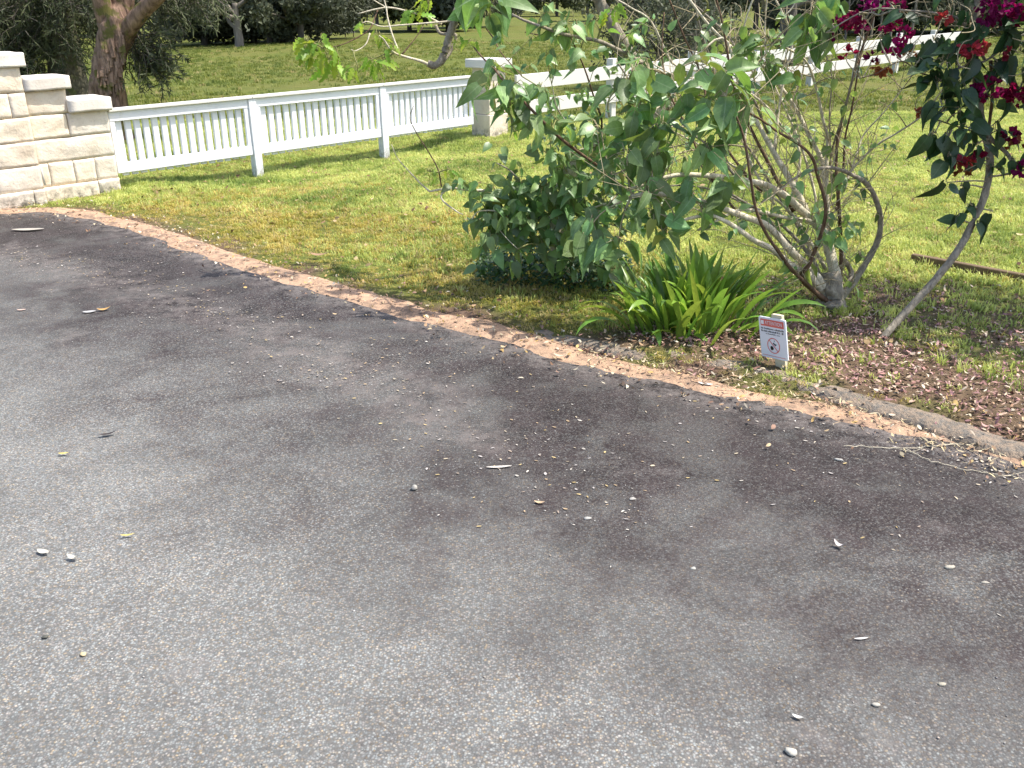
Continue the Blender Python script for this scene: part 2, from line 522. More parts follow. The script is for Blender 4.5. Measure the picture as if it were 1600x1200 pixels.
def inside(Pn, poly):
    x, y = Pn[:, 0], Pn[:, 1]
    r = np.zeros(len(Pn), bool)
    n = len(poly)
    for i in range(n):
        x1, y1 = poly[i]; x2, y2 = poly[(i + 1) % n]
        c = ((y1 > y) != (y2 > y))
        with np.errstate(divide='ignore', invalid='ignore'):
            xi = (x2 - x1) * (y - y1) / (y2 - y1) + x1
        r ^= c & (x < xi)
    return r
DRIVE_POLY = EDGE + [(7, -6), (-14, -6)]
def edge_d(Pn):
    d = seg_dist(Pn, EDGE)
    return np.where(inside(Pn, DRIVE_POLY), -d, d)
def sstep(a, b, x):
    t = np.clip((x - a) / (b - a), 0, 1)
    return t * t * (3 - 2 * t)
def vnoise(x, y, seed=0):
    """cheap smooth noise, about -1..1"""
    r = np.random.default_rng(seed)
    o = np.zeros_like(x)
    for k in range(7):
        a = r.uniform(0, 2 * np.pi); f = r.uniform(0.6, 1.6); ph = r.uniform(0, 6.28)
        o += np.sin((x * math.cos(a) + y * math.sin(a)) * f * 2 + ph)
    return o / 3.5
UF = np.array([math.sqrt(.5), math.sqrt(.5)])         # along the boundary line
NF = np.array([math.sqrt(.5), -math.sqrt(.5)])        # out of it, towards the camera
O_WALL = np.array([-3.945, 9.495])
def W(s, o, z):
    q = O_WALL + UF * s + NF * o
    return (q[0], q[1], z)
MULCH = [tuple(G(*p).xy) for p in [(900, 545), (960, 520), (1010, 512), (1120, 500), (1180, 488), (1240, 500), (1330, 488), (1400, 497), (1440, 540), (1540, 590)]] + [(2.75, 4.35), (3.4, 3.6), (4.4, 2.2), (3.9, 1.65), (2.7, 2.83), (2.1, 3.39), (1.725, 3.80), (1.27, 4.27), (0.68, 4.6)]
def ground_z(x, y):
    Pn = np.stack([x, y], 1)
    d = edge_d(Pn)
    s = (x - O_WALL[0]) * UF[0] + (y - O_WALL[1]) * UF[1]
    o = (x - O_WALL[0]) * NF[0] + (y - O_WALL[1]) * NF[1]
    dip = -0.09 * sstep(0.3, 1.3, s) * sstep(4.9, 4.0, s) * np.exp(-(o / 1.0) ** 2)
    near = np.clip(1 - np.hypot(x, y - 6) / 40, 0, 1)
    z = -0.03 + 0.03 * sstep(0.0, 0.3, d) + dip
    z += 0.035 * sstep(0.26, 0.34, d) * sstep(1.3, 0.6, d) * sstep(0.2, 0.8, x)
    z += sstep(0.3, 1.5, d) * 0.012 * vnoise(x * 1.3, y * 1.3, 3)
    z += sstep(14, 40, y - np.abs(x) * 0.3) * 0.10 * vnoise(x * .12, y * .12, 4)
    return z
def mulch_mask(x, y):
    Pn = np.stack([x, y], 1)
    ins = inside(Pn, MULCH)
    d = seg_dist(Pn, MULCH + [MULCH[0]])
    core = np.clip(0.5 + np.where(ins, d, -d) / 0.30 + 0.35 * vnoise(x * 5, y * 5, 9), 0, 1)
    thin = 0.62 * np.exp(-(((x - 1.55) / .62) ** 2 + ((y - 5.45) / .42) ** 2)) + 0.72 * np.exp(-(((x - 2.75) / .6) ** 2 + ((y - 4.75) / .55) ** 2)) + 0.6 * np.exp(-(((x - 2.4) / .5) ** 2 + ((y - 5.6) / .3) ** 2))
    return np.maximum(core, np.clip(thin + 0.30 * vnoise(x * 6, y * 6, 19) * (thin > .1), 0, .85))

def grid(xs, ys):
    X, Y = np.meshgrid(xs, ys)
    nx, ny = len(xs), len(ys)
    i = np.arange(nx * ny).reshape(ny, nx)
    F = np.stack([i[:-1, :-1].ravel(), i[:-1, 1:].ravel(), i[1:, 1:].ravel(), i[1:, :-1].ravel()], 1)
    return X.ravel(), Y.ravel(), F
def attr_f(me, name, vals):
    a = me.attributes.new(name, 'FLOAT', 'POINT')
    a.data.foreach_set('value', np.asarray(vals, dtype=np.float32))

xs = np.concatenate([np.linspace(-700, -60, 14), np.linspace(-50, -10, 21), np.arange(-9, 9, 0.07), np.linspace(9.5, 50, 28), np.linspace(60, 700, 14)])
ys = np.concatenate([np.linspace(-60, -5, 6), np.arange(-3, 2.6, 0.5), np.arange(2.8, 15, 0.07), np.arange(15.3, 60, 0.8), np.linspace(62, 900, 30)])
gx, gy, gf = grid(xs, ys)
gm = mesh_np('ground', np.stack([gx, gy, ground_z(gx, gy)], 1), gf, M['ground'], True)
bare = np.maximum(mulch_mask(gx, gy) * 0.9, sstep(0.50, 0.12, edge_d(np.stack([gx, gy], 1)) + 0.2 * vnoise(gx * 4, gy * 4, 5)))
attr_f(gm, 'bare', bare)
tag(link('ground', gm), 'wide grassy ground of lawn and paddock', kind='structure')

# driveway sheet
xs = np.arange(-14, 6.6, 0.06); ys = np.arange(-4, 9.4, 0.06)
dx, dy, df = grid(xs, ys)
ed = edge_d(np.stack([dx, dy], 1))
keepv = ed < 0.14
keepf = keepv[df].all(1)
df = df[keepf]
used = np.zeros(len(dx), bool); used[df.ravel()] = True
idx = np.cumsum(used) - 1
df = idx[df]; dx, dy, ed = dx[used], dy[used], ed[used]
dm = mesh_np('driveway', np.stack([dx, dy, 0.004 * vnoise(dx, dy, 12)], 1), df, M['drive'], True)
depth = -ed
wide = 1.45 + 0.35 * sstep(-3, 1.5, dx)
dark_mask = 0.82 * sstep(0.95, -0.5, (depth - wide)) + 0.42 * sstep(1.2, 0.2, depth)  # surface tone gets darker towards the verge
dark_mask = np.maximum(dark_mask, 0.85 * np.exp(-((dx - 1.25) ** 2 / 0.10 + (dy - 2.35) ** 2 / 0.14)))  # extra darker patch on the right of the drive
dark_mask = dark_mask * (0.92 + 0.2 * vnoise(dx * 1.1, dy * 1.1, 21))
attr_f(dm, 'dark_mask', np.clip(dark_mask, 0, 1))
silt = np.zeros_like(dx)
for (px, py), (qx, qy), w in [((0, 390), (420, 520), 0.22), ((440, 545), (640, 610), 0.25), ((640, 640), (760, 690), 0.14), ((1180, 620), (1330, 655), 0.10)]:
    a, b = G(px, py), G(qx, qy)
    silt = np.maximum(silt, np.exp(-(seg_dist(np.stack([dx, dy], 1), [(a.x, a.y), (b.x, b.y)]) / w) ** 2))
silt = np.maximum(silt, 1.3 * np.exp(-(np.maximum(depth, 0) / .13) ** 2))
attr_f(dm, 'silt', silt)
tag(link('driveway', dm), 'weathered grey aggregate driveway, darker towards its verge', kind='structure')

# dirt strip along the verge, edges dip under the neighbours
def strip(name, line, offs, zf, mat, step=0.05, normal_sign=1):
    pts = []
    sp = spline([(x, y, 0) for x, y in line], 24)
    acc = [sp[0]]
    for p in sp[1:]:
        if (p - acc[-1]).length >= step: acc.append(p)
    n = len(acc)
    V = []; k = len(offs)
    for i, p in enumerate(acc):
        t = (acc[min(i + 1, n - 1)] - acc[max(i - 1, 0)]).normalized()
        nm = Vector((-t.y, t.x, 0)) * normal_sign
        for o in offs:
            q = p + nm * o
            V.append((q.x, q.y, zf(q.x, q.y, o, i / n)))
    F = [(i * k + j, (i + 1) * k + j, (i + 1) * k + j + 1, i * k + j + 1) for i in range(n - 1) for j in range(k - 1)]
    return mesh_np(name, np.array(V), np.array(F), mat, True)
def dirt_z(x, y, o, t):
    nz = mnoise.fractal(Vector((x * 3, y * 3, 1.3)), 1.1, 2.0, 3)
    n2 = mnoise.noise(Vector((x * 25, y * 25, 5)))
    b = math.exp(-((o - 0.13) / 0.125) ** 2)
    lowr = 1.0 if x < 0.4 else 0.75
    return -0.016 + 0.030 * b * lowr + 0.010 * nz + 0.003 * n2
dirt = strip('dirt_verge', EDGE[1:-2], [-0.16, -0.11, -0.06, -0.02, 0.02, 0.06, 0.10, 0.15, 0.20, 0.25, 0.30, 0.35, 0.41, 0.48], dirt_z, M['dirt'], 0.04)
tag(link('dirt_verge', dirt), 'strip of sandy pink dirt between driveway and lawn', kind='structure')
def kerb_z(x, y, o, t):
    nz = mnoise.fractal(Vector((x * 9, y * 9, 4.3)), 0.8, 2.0, 5)
    prof = {-0.085: -0.03, -0.07: 0.012, -0.055: 0.030, -0.02: 0.043, 0.03: 0.044, 0.055: 0.038, 0.075: 0.0}[o]
    fade = min(1, max(0.0, (x + 0.15) / 1.0))
    return prof * 0.78 * (0.35 + 0.65 * fade) - 0.03 * (1 - fade) + 0.016 * nz + 0.012 * mnoise.noise(Vector((x * 3, y * 3, 2)))
kerb = strip('kerb', KERB, [-0.085, -0.07, -0.055, -0.02, 0.03, 0.055, 0.075], kerb_z, M['kerb_stone'], 0.022)
tag(link('kerb', kerb), 'low rough grey concrete kerb holding back the garden bed', kind='structure')

# ---------------------------------------------------------------- masonry
def rock_block(s0, s1, o_back, o_front, z0, z1, bulge=0.028, mat=None, seed=0, frame=W, tidy=False):
    """a rock-faced block: pillowed rough front, flat sides"""
    g = 0.0025
    s0 += g; s1 -= g; z0 += g; z1 -= g
    nx = max(5, int((s1 - s0) / 0.028)); nz = max(5, int((z1 - z0) / 0.028))
    V, F = [], []
    for j in range(nz + 1):
        for i in range(nx + 1):
            a, b = i / nx, j / nz
            s = s0 + (s1 - s0) * a; z = z0 + (z1 - z0) * b
            e = min(a * (s1 - s0), (1 - a) * (s1 - s0), b * (z1 - z0), (1 - b) * (z1 - z0))
            pil = min(1.0, e / 0.02)
            nz_ = mnoise.fractal(Vector((s * 5 + seed * 7.1, z * 7, seed * 1.7)), 0.9, 2.1, 4)
            n3 = mnoise.noise(Vector((s * 24 + seed * 3, z * 30, seed)))
            off = o_front - 0.002 + bulge * 0.09 * math.sqrt(pil) + bulge * (0.38 * nz_ + 0.22 * n3) * (0.35 + 0.65 * pil)
            if tidy: off = o_front - 0.006 * (1 - pil) + 0.004 * nz_
            V.append(frame(s + 0.004 * nz_ * (0 if 0 < i < nx else 1), off, z + (0.005 * nz_ if 0 < j < nz else 0.004 * nz_)))
    nf = len(V)
    for j in range(nz):
        for i in range(nx):
            a = j * (nx + 1) + i
            F.append((a, a + 1, a + nx + 2, a + nx + 1))
    ring = [i for i in range(nx + 1)] + [j * (nx + 1) + nx for j in range(1, nz + 1)] + [nz * (nx + 1) + i for i in range(nx - 1, -1, -1)] + [j * (nx + 1) for j in range(nz - 1, 0, -1)]
    bk = {}
    inv = lambda a: (a % (nx + 1), a // (nx + 1))
    for r in ring:
        i, j = inv(r)
        bk[r] = len(V)
        V.append(frame(s0 + (s1 - s0) * i / nx, o_back, z0 + (z1 - z0) * j / nz))
    m = len(ring)
    for q in range(m):
        a, b = ring[q], ring[(q + 1) % m]
        F.append((b, a, bk[a], bk[b]))
    F.append(tuple(bk[r] for r in reversed(ring)))
    me = bpy.data.meshes.new('block')
    me.from_pydata(V, [], F); me.update()
    me.polygons.foreach_set('use_smooth', [k < nx * nz for k in range(len(me.polygons))])
    me.materials.append(mat or M['sandstone'])
    return me
def box_me(frame, s0, s1, o0, o1, z0, z1, mat, bevel=0.004, seg=1, name='box'):
    bm = bmesh.new()
    vs_ = [bm.verts.new(frame(s, o, z)) for z in (z0, z1) for o in (o0, o1) for s in (s0, s1)]
    for f in ((0, 1, 3, 2), (4, 6, 7, 5), (0, 4, 5, 1), (2, 3, 7, 6), (0, 2, 6, 4), (1, 5, 7, 3)):
        bm.faces.new([vs_[i] for i in f])
    bmesh.ops.recalc_face_normals(bm, faces=bm.faces)
    if bevel:
        bmesh.ops.bevel(bm, geom=list(bm.edges), offset=bevel, segments=seg, affect='EDGES', profile=0.6)
    me = bpy.data.meshes.new(name)
    bm.to_mesh(me); bm.free()
    if mat: me.materials.append(mat)
    return me
def rough_cap(frame, s0, s1, o0, o1, z0, z1, seed):
    bm = bmesh.new()
    vs_ = [bm.verts.new(frame(s, o, z)) for z in (z0, z1) for o in (o0, o1) for s in (s0, s1)]
    for f in ((0, 1, 3, 2), (4, 6, 7, 5), (0, 4, 5, 1), (2, 3, 7, 6), (0, 2, 6, 4), (1, 5, 7, 3)):
        bm.faces.new([vs_[i] for i in f])
    bmesh.ops.recalc_face_normals(bm, faces=bm.faces)
    bmesh.ops.subdivide_edges(bm, edges=list(bm.edges), cuts=5, use_grid_fill=True)
    bmesh.ops.bevel(bm, geom=[e for e in bm.edges if len(e.link_faces) == 2 and e.calc_face_angle(0) > 0.5], offset=0.005, segments=2, affect='EDGES')
    for v in bm.verts:
        q = v.co * 7 + Vector((seed * 3.3, 0, 0))
        v.co += Vector((mnoise.noise(q), mnoise.noise(q + Vector((9, 0, 0))), mnoise.noise(q + Vector((0, 9, 0))))) * 0.006
    me = bpy.data.meshes.new('cap_stone')
    bm.to_mesh(me); bm.free()
    me.polygons.foreach_set('use_smooth', [True] * len(me.polygons))
    me.materials.append(M['capstone'])
    return me

wall = empty('gate_wall', W(-0.9, -0.2, 0), 'stepped cream sandstone gate wall with three flat cap stones', 'wall')
core = box_me(W, -1.72, -0.02, -0.32, -0.035, -0.15, 0.78, M['sandstone'], 0, name='mortar_core')
link('mortar_core', core, wall)
core2 = box_me(W, -1.71, -0.77, -0.31, -0.030, 0.77, 1.20, M['sandstone'], 0)
link('mortar_core', core2, wall)
link('mortar_core', box_me(W, -0.76, -0.40, -0.30, -0.040, 0.77, 0.99, M['sandstone'], 0), wall)
z = [-0.12, 0.14, 0.36, 0.58, 0.80, 1.02, 1.24]
wing = [(-.75, -.22, 0), (-.22, 0, 0), (-.75, -.655, 1), (-.655, -.42, 1), (-.42, -.215, 1), (-.215, 0, 1), (-.75, 0, 2), (-.75, -.40, 3), (-.40, 0, 3), (-.75, -.365, 4)]
for k, (a, b, c) in enumerate(wing):
    link('block', rock_block(a, b, -0.33, -0.012 if c else 0.006, z[c], z[c + 1], 0.03, seed=k), wall)
pil = [(-.86, -.75, 0), (-1.3, -.86, 0), (-1.75, -1.3, 0), (-1.16, -.75, 1), (-1.75, -1.16, 1), (-1.28, -.75, 2), (-1.75, -1.28, 2), (-1.12, -.75, 3), (-1.75, -1.12, 3), (-.90, -.75, 4), (-1.35, -.90, 4), (-1.75, -1.35, 4), (-1.25, -.75, 5), (-1.75, -1.25, 5)]
for k, (a, b, c) in enumerate(pil):
    link('block', rock_block(a, b, -0.34, 0.045 if c else 0.06, z[c], z[c + 1], 0.034, seed=k + 20), wall)
for k, (a, b, zz) in enumerate([(-.375, .035, .80), (-.745, -.325, 1.02), (-1.80, -.70, 1.24)]):
    link('cap_stone', rough_cap(W, a, b, -0.37, 0.075 if k == 2 else 0.045, zz + 0.003, zz + 0.125, k), wall)
mb = MB().tube([W(-.742, 0.030, 0.36), W(-.738, 0.032, 0.27), W(-.735, 0.034, 0.17)], 0.010, 8)
link('conduit', mb.mesh('conduit', M['conduit_pvc']), wall)

# pier where the picket fence ends
def WP(s, o, zz):
    q = np.array([-0.26, 13.08]) + UF * s + NF * o
    return (q[0], q[1], zz)
pier = empty('gate_pier', WP(.18, -.18, 0), 'square cream block pier with flat white cap beyond the picket fence', 'pier')
for k, (z0, z1) in enumerate([(-0.1, 0.30), (0.303, 0.60), (0.603, 0.905)]):
    ins_ = 0.0 if k == 0 else 0.02
    link('block', box_me(WP, ins_, 0.36 - ins_, -0.36 + ins_, -ins_, z0, z1, M['sandstone'], 0.006), pier)
link('cap_stone', box_me(WP, -0.05, 0.41, -0.41, 0.05, 0.908, 1.02, M['white_rail'], 0.008), pier)

# ---------------------------------------------------------------- picket fence
fence = empty('picket_fence', W(2.4, -0.08, 0), 'low white picket fence panels between sandstone wall and pier', 'fence')
S_POST = [1.635, 3.455]
FO = -0.075      # front plane of the rails
def fz(s): return 0.01 + 0.022 * s / 4.9      # the line climbs a touch
spans = [(0.03, 1.585), (1.685, 3.405), (3.505, 4.985)]
def tilt_box(s0, s1, o0, o1, z0, z1, mat, bevel=0.004):
    fr = lambda s, o, zz: W(s, o, zz + fz(s))
    return box_me(fr, s0, s1, o0, o1, z0, z1, mat, bevel)
for a, b in spans:
    link('top_rail', tilt_box(a, b, FO - 0.035, FO, 0.665, 0.758, M['white_paint']), fence)
    link('bottom_rail', tilt_box(a, b, FO - 0.035, FO, 0.155, 0.258, M['white_paint']), fence)
    n = 16 if a > 1.6 and a < 3 else 15
    ss = 0.052
    link('stile', tilt_box(a, a + ss, FO - 0.038, FO - 0.003, 0.2595, 0.6635, M['white_paint']), fence)
    link('stile', tilt_box(b - ss, b, FO - 0.038, FO - 0.003, 0.2595, 0.6635, M['white_paint']), fence)
    pitch = (b - a - 2 * ss) / n
    for i in range(n):
        c = a + ss + pitch * (i + 0.5) + random.uniform(-.003, .003)
        w = 0.0315 * pitch / 0.1
        dz = random.uniform(-.006, .006)
        link('picket', tilt_box(c - w, c + w, FO - 0.074, FO - 0.0385, 0.125 + dz, 0.745, M['white_paint'], 0.003), fence)
for s in S_POST:
    link('post', tilt_box(s - 0.048, s + 0.048, FO - 0.085, FO + 0.016, -0.25, 0.757, M['white_paint'], 0.006), fence)
for a, b in [(0.03, 1.634), (1.636, 3.454), (3.456, 4.985)]:
    link('cap_rail', tilt_box(a, b, FO - 0.095, FO + 0.03, 0.7605, 0.788, M['white_rail'], 0.005), fence)

# post and rail fence going back along the boundary
A2, B2 = np.array([0.10, 13.33]), np.array([7.69, 21.77])
u2 = (B2 - A2) / np.linalg.norm(B2 - A2); n2v = np.array([u2[1], -u2[0]])
def W2(s, o, zz):
    q = A2 + u2 * s + n2v * o
    return (q[0], q[1], zz)
rail = empty('rail_fence', W2(3, 0, 0), 'white two-rail post and rail fence running back behind the shrubs', 'fence')
for k in range(8):
    s0 = k * 2.35
    link('rail', box_me(W2, s0 + 0.005, s0 + 2.345, -0.02, 0.02, 0.60, 0.80, M['white_rail'], 0.004), rail)
    link('rail', box_me(W2, s0 + 0.005, s0 + 2.345, -0.02, 0.02, 0.26, 0.45, M['white_rail'], 0.004), rail)
    if k: link('post', box_me(W2, s0 - 0.06, s0 + 0.06, -0.145, -0.023, -0.2, 0.90, M['white_rail'], 0.006), rail)

# timber edging on the right lawn
ta, tb = G(1424, 408), G(1640, 449)
td = (tb - ta).xy.normalized()
def WT(s, o, zz):
    return (ta.x + td.x * s + td.y * o, ta.y + td.y * s - td.x * o, zz)
edging = link('timber_edging', box_me(WT, 0, (tb - ta).length, -0.022, 0.022, -0.04, 0.055, M['weather_timber'], 0.005))
tag(edging, 'weathered dark timber edging board lying in the lawn', 'edging board')

# ---------------------------------------------------------------- sign
sg = G(1217, 584)
sign = empty('warning_sign', sg, 'small white warning sign with red banner on a short stake', 'sign')
srot = Matrix.Translation(sg) @ Matrix.Rotation(-0.999, 4, 'Z') @ Matrix.Rotation(0.101, 4, 'X') @ Matrix.Rotation(-0.129, 4, 'Y') @ Matrix.Translation((-0.014, 0, 0))
def rrect(w, h, r, y, th, cx=0, cz=0, seg=5):
    pts = []
    for (sx, sz, a0) in ((1, 1, 0), (-1, 1, 90), (-1, -1, 180), (1, -1, 270)):
        for k in range(seg + 1):
            a = R(a0 + 90 * k / seg)
            pts.append((cx + sx * (w / 2 - r) + r * math.cos(a), cz + sz * (h / 2 - r) + r * math.sin(a)))
    n = len(pts)
    V = [(x, y, zz) for x, zz in pts] + [(x, y + th, zz) for x, zz in pts]
    F = [tuple(range(n)), tuple(range(2 * n - 1, n - 1, -1))] + [((i + 1) % n, i, n + i, n + (i + 1) % n) for i in range(n)]
    return V, F
board = None
def sgn(name, VF, mat, sub=None):
    global board
    V, F = VF
    V = [tuple(srot @ Vector(v)) for v in V]
    me = bpy.data.meshes.new(name); me.from_pydata(V, [], F); me.update()
    bm = bmesh.new(); bm.from_mesh(me); bmesh.ops.recalc_face_normals(bm, faces=bm.faces); bm.to_mesh(me); bm.free()
    if board is not None and name != 'stake': return link_sub(name, me, board, M[mat])
    return link(name, me, sign, M[mat])
BW, BH, BZ = 0.174, 0.2126, 0.186
Vb = []
board = sgn('board', rrect(BW, BH, 0.010, -0.006, 0.006, 0, BZ), 'sign_face')
sgn('stake', rrect(0.066, 0.40, 0.003, 0.002, 0.016, 0.026, 0.110), 'stake_timber')
sgn('banner', rrect(BW * 0.86, 0.036, 0.003, -0.0072, 0.001, 0, BZ + 0.078), 'sign_red')
sgn('lower_line', rrect(BW * 0.86, 0.0022, 0.0005, -0.0072, 0.001, 0, BZ - 0.094, 1), 'sign_red')
def glyph_text(txt, size, cx, cz, y, mat, name, width):
    cu = bpy.data.curves.new('t', 'FONT'); cu.body = txt; cu.size = size; cu.align_x = 'CENTER'; cu.align_y = 'CENTER'
    o = bpy.data.objects.new('t', cu); COL.objects.link(o)
    dg = bpy.context.evaluated_depsgraph_get()
    me = bpy.data.meshes.new_from_object(o.evaluated_get(dg))
    bpy.data.objects.remove(o)
    xs_ = [v.co.x for v in me.vertices]
    k = width / (max(xs_) - min(xs_))
    for v in me.vertices:
        v.co = srot @ Vector((cx + v.co.x * k, y, cz + v.co.y))
    me.materials.clear(); me.materials.append(M[mat])
    return link_sub(name, me, board)
glyph_text('ATTENTION', 0.026, 0.010, BZ + 0.078, -0.0082, 'sign_face', 'banner_lettering', 0.110)
V, F = rrect(0.018, 0.020, 0.003, -0.0082, 0.0008, -0.062, BZ + 0.078)
sgn('banner_icon', (V, F), 'sign_face')
# print too small to read in the picture: rows of letter-sized strokes
def strokes(row_z, h, x0, x1, seed, name):
    r = random.Random(seed); V, F = [], []
    x = x0
    while x < x1:
        w = r.uniform(.0026, .0052) * h / .009
        if r.random() < 0.16:
            x += w; continue
        hh = h * r.choice([1, 1, .72, .72, .72])
        zc = row_z + (hh - h) / 2
        t_ = 0.0016
        for (a, b, c, d) in [(x, x + t_, zc - hh / 2, zc + hh / 2), (x + w - t_, x + w, zc - hh / 2, zc + hh / 2 * r.choice([1, .2])), (x + t_, x + w - t_, zc + r.choice([-.3, .3, 0]) * hh, zc + .45 * hh)]:
            i = len(V)
            V += [(a, -0.0072, c), (b, -0.0072, c), (b, -0.0072, max(d, c + .001)), (a, -0.0072, max(d, c + .001))]
            F.append((i, i + 1, i + 2, i + 3))
        x += w + 0.0012
    sgn(name, (V, F), 'sign_black')
strokes(BZ + 0.048, 0.009, -0.073, 0.073, 1, 'lettering')
strokes(BZ + 0.034, 0.0095, -0.073, 0.073, 2, 'lettering')
strokes(BZ + 0.021, 0.0055, -0.045, 0.045, 3, 'lettering')
RC = (0.0, BZ - 0.038)
V, F = [], []
N = 48
for k in range(N):
    a = 2 * math.pi * k / N
    for r in (0.041, 0.0365):
        V.append((RC[0] + r * math.cos(a), -0.0074, RC[1] + r * math.sin(a)))
for k in range(N):
    F.append((2 * k, 2 * ((k + 1) % N), 2 * ((k + 1) % N) + 1, 2 * k + 1))
i = len(V); c45, t_ = math.cos(R(45)) * 0.038, 0.0016
V += [(RC[0] - c45 - t_, -0.0074, RC[1] + c45 - t_), (RC[0] - c45 + t_, -0.0074, RC[1] + c45 + t_), (RC[0] + c45 + t_, -0.0074, RC[1] - c45 + t_), (RC[0] + c45 - t_, -0.0074, RC[1] - c45 - t_)]
F.append((i, i + 1, i + 2, i + 3))
sgn('prohibition_ring', (V, F), 'sign_red')
def poly(pts): return ([(RC[0] + x, -0.0072, RC[1] + zz) for x, zz in pts], [tuple(range(len(pts)))])
sgn('pictogram', poly([(-.012 + .0105 * math.cos(a) * (1 + .1 * math.cos(3 * a)), -.014 + .0115 * math.sin(a)) for a in np.linspace(0, 6.28, 12)[:-1]]), 'sign_black')
sgn('pictogram', poly([(-.004, .012), (.003, .018), (.008, .011), (.012, .009), (.016, .012), (.020, .005), (.014, .004), (.010, -.002), (.006, .004), (.002, .007)]), 'sign_black')
sgn('pictogram', poly([(.004, .027), (.008, .029), (.010, .025), (.006, .022)]), 'sign_black')

# ---------------------------------------------------------------- leaves
def leaf_me(name, mat, wid=0.55, fold=0.25, droop=0.25, twist=0.0, heart=0.06, wav=0.0, lobes=False):
    ts = [0, 0.06, 0.2, 0.38, 0.58, 0.78, 0.92, 1.0]
    hw = [0.0, 0.62, 0.95, 1.0, 0.80, 0.42, 0.12, 0.0]
    if lobes:
        ts = [0, 0.12, 0.24, 0.33, 0.46, 0.56, 0.68, 0.78, 0.9, 1.0]
        hw = [0.1, 0.35, 0.85, 0.40, 1.0, 0.45, 0.85, 0.35, 0.45, 0.0]
    V, F = [], []
    for i, (t, h) in enumerate(zip(ts, hw)):
        w = h * wid / 2
        zz = -droop * t * t
        yb = t - (heart * (1 if i == 1 else 0.3 if i == 2 else 0))
        up_ = w * fold
        tw = twist * t
        V.append((0, t, zz))
        V.append((-w, yb, zz + up_ - tw * w + wav * math.sin(i * 2.1)))
        V.append((w, yb, zz + up_ + tw * w + wav * math.sin(i * 2.1 + 1)))
    for i in range(len(ts) - 1):
        a, b = 3 * i, 3 * (i + 1)
        F.append((a, b, b + 1, a + 1)); F.append((a, a + 2, b + 2, b))
    me = bpy.data.meshes.new(name)
    me.from_pydata(V, [], F); me.update()
    me.polygons.foreach_set('use_smooth', [True] * len(me.polygons))
    if mat: me.materials.append(M[mat])
    return me
LV = {
    'shrub': [leaf_me('leaf', 'shrub_leaf', w, f, d, tw, wav=wv) for w, f, d, tw, wv in [(.56, .25, .25, .1, .01), (.50, .5, .4, -.2, .015), (.60, .12, .12, .2, .02), (.52, .7, .3, 0, .01), (.46, .3, .55, .3, .02), (.58, .35, .9, .5, .03), (.50, .9, .6, -.5, .03), (.62, .15, -.15, .4, .035), (.44, .5, .75, -.7, .02)]],
    'vine': [leaf_me('leaf', 'vine_leaf', w, f, d, tw, wav=wv) for w, f, d, tw, wv in [(.62, .2, .2, .1, .02), (.56, .4, .3, -.2, .02), (.66, .1, .1, .2, .03), (.58, .5, .4, 0, .02), (.60, .4, .8, .5, .03), (.54, .8, .5, -.5, .03)]],
    'young': [leaf_me('leaf', 'young_leaf', w, f, d, tw, wav=wv, lobes=True) for w, f, d, tw, wv in [(.50, .3, .3, .2, .02), (.44, .5, .5, -.3, .03), (.56, .2, .2, .1, .02)]],
}
def leaf_matrix(pos, direction, normal, size):
    y = Vector(direction).normalized()
    n = Vector(normal)
    n = (n - y * n.dot(y))
    if n.length < 1e-3: n = y.orthogonal()
    n.normalize()
    x = y.cross(n)
    m = Matrix((x, y, n)).transposed().to_4x4()
    return Matrix.Translation(pos) @ m @ Matrix.Scale(size, 4)

def joined_leaves(name, mats, proto, mat):
    """many leaf matrices as one mesh with a random value per leaf"""
    pv = np.array([v.co[:] for v in proto.vertices]); pf = np.array([p.vertices[:] for p in proto.polygons])
    n = len(mats); k = len(pv)
    A = np.array([[list(r) for r in m] for m in mats])
    V = np.einsum('nij,kj->nki', A[:, :3, :3], pv) + A[:, None, :3, 3]
    F = (pf[None] + (np.arange(n) * k)[:, None, None]).reshape(-1, 4)
    me = mesh_np(name, V.reshape(-1, 3), F, mat, True)
    attr_f(me, 'rnd', np.repeat(np.random.default_rng(n).random(n), k))
    return me

def stem_tube(parent, pts, r0, r1, mat, sides=7, name='stem', sm=5, rough=0.18):
    sp = spline(pts, sm)
    n = len(sp)
    sp = [p + Vector((mnoise.noise(p * 4), mnoise.noise(p * 4 + Vector((7, 0, 0))), mnoise.noise(p * 4 + Vector((0, 7, 0))))) * 0.012 * min(1, i / 3) for i, p in enumerate(sp)]
    rads = [r0 + (r1 - r0) * (i / (n - 1)) ** 0.8 for i in range(n)]
    o = link(name, MB().tube(sp, rads, sides, True, rough, 22).mesh(name, M[mat]), parent)
    return sp

def nearest(samples, p):
    return min(samples, key=lambda q: (q - p).length + 0.4 * max(0, q.z - p.z))

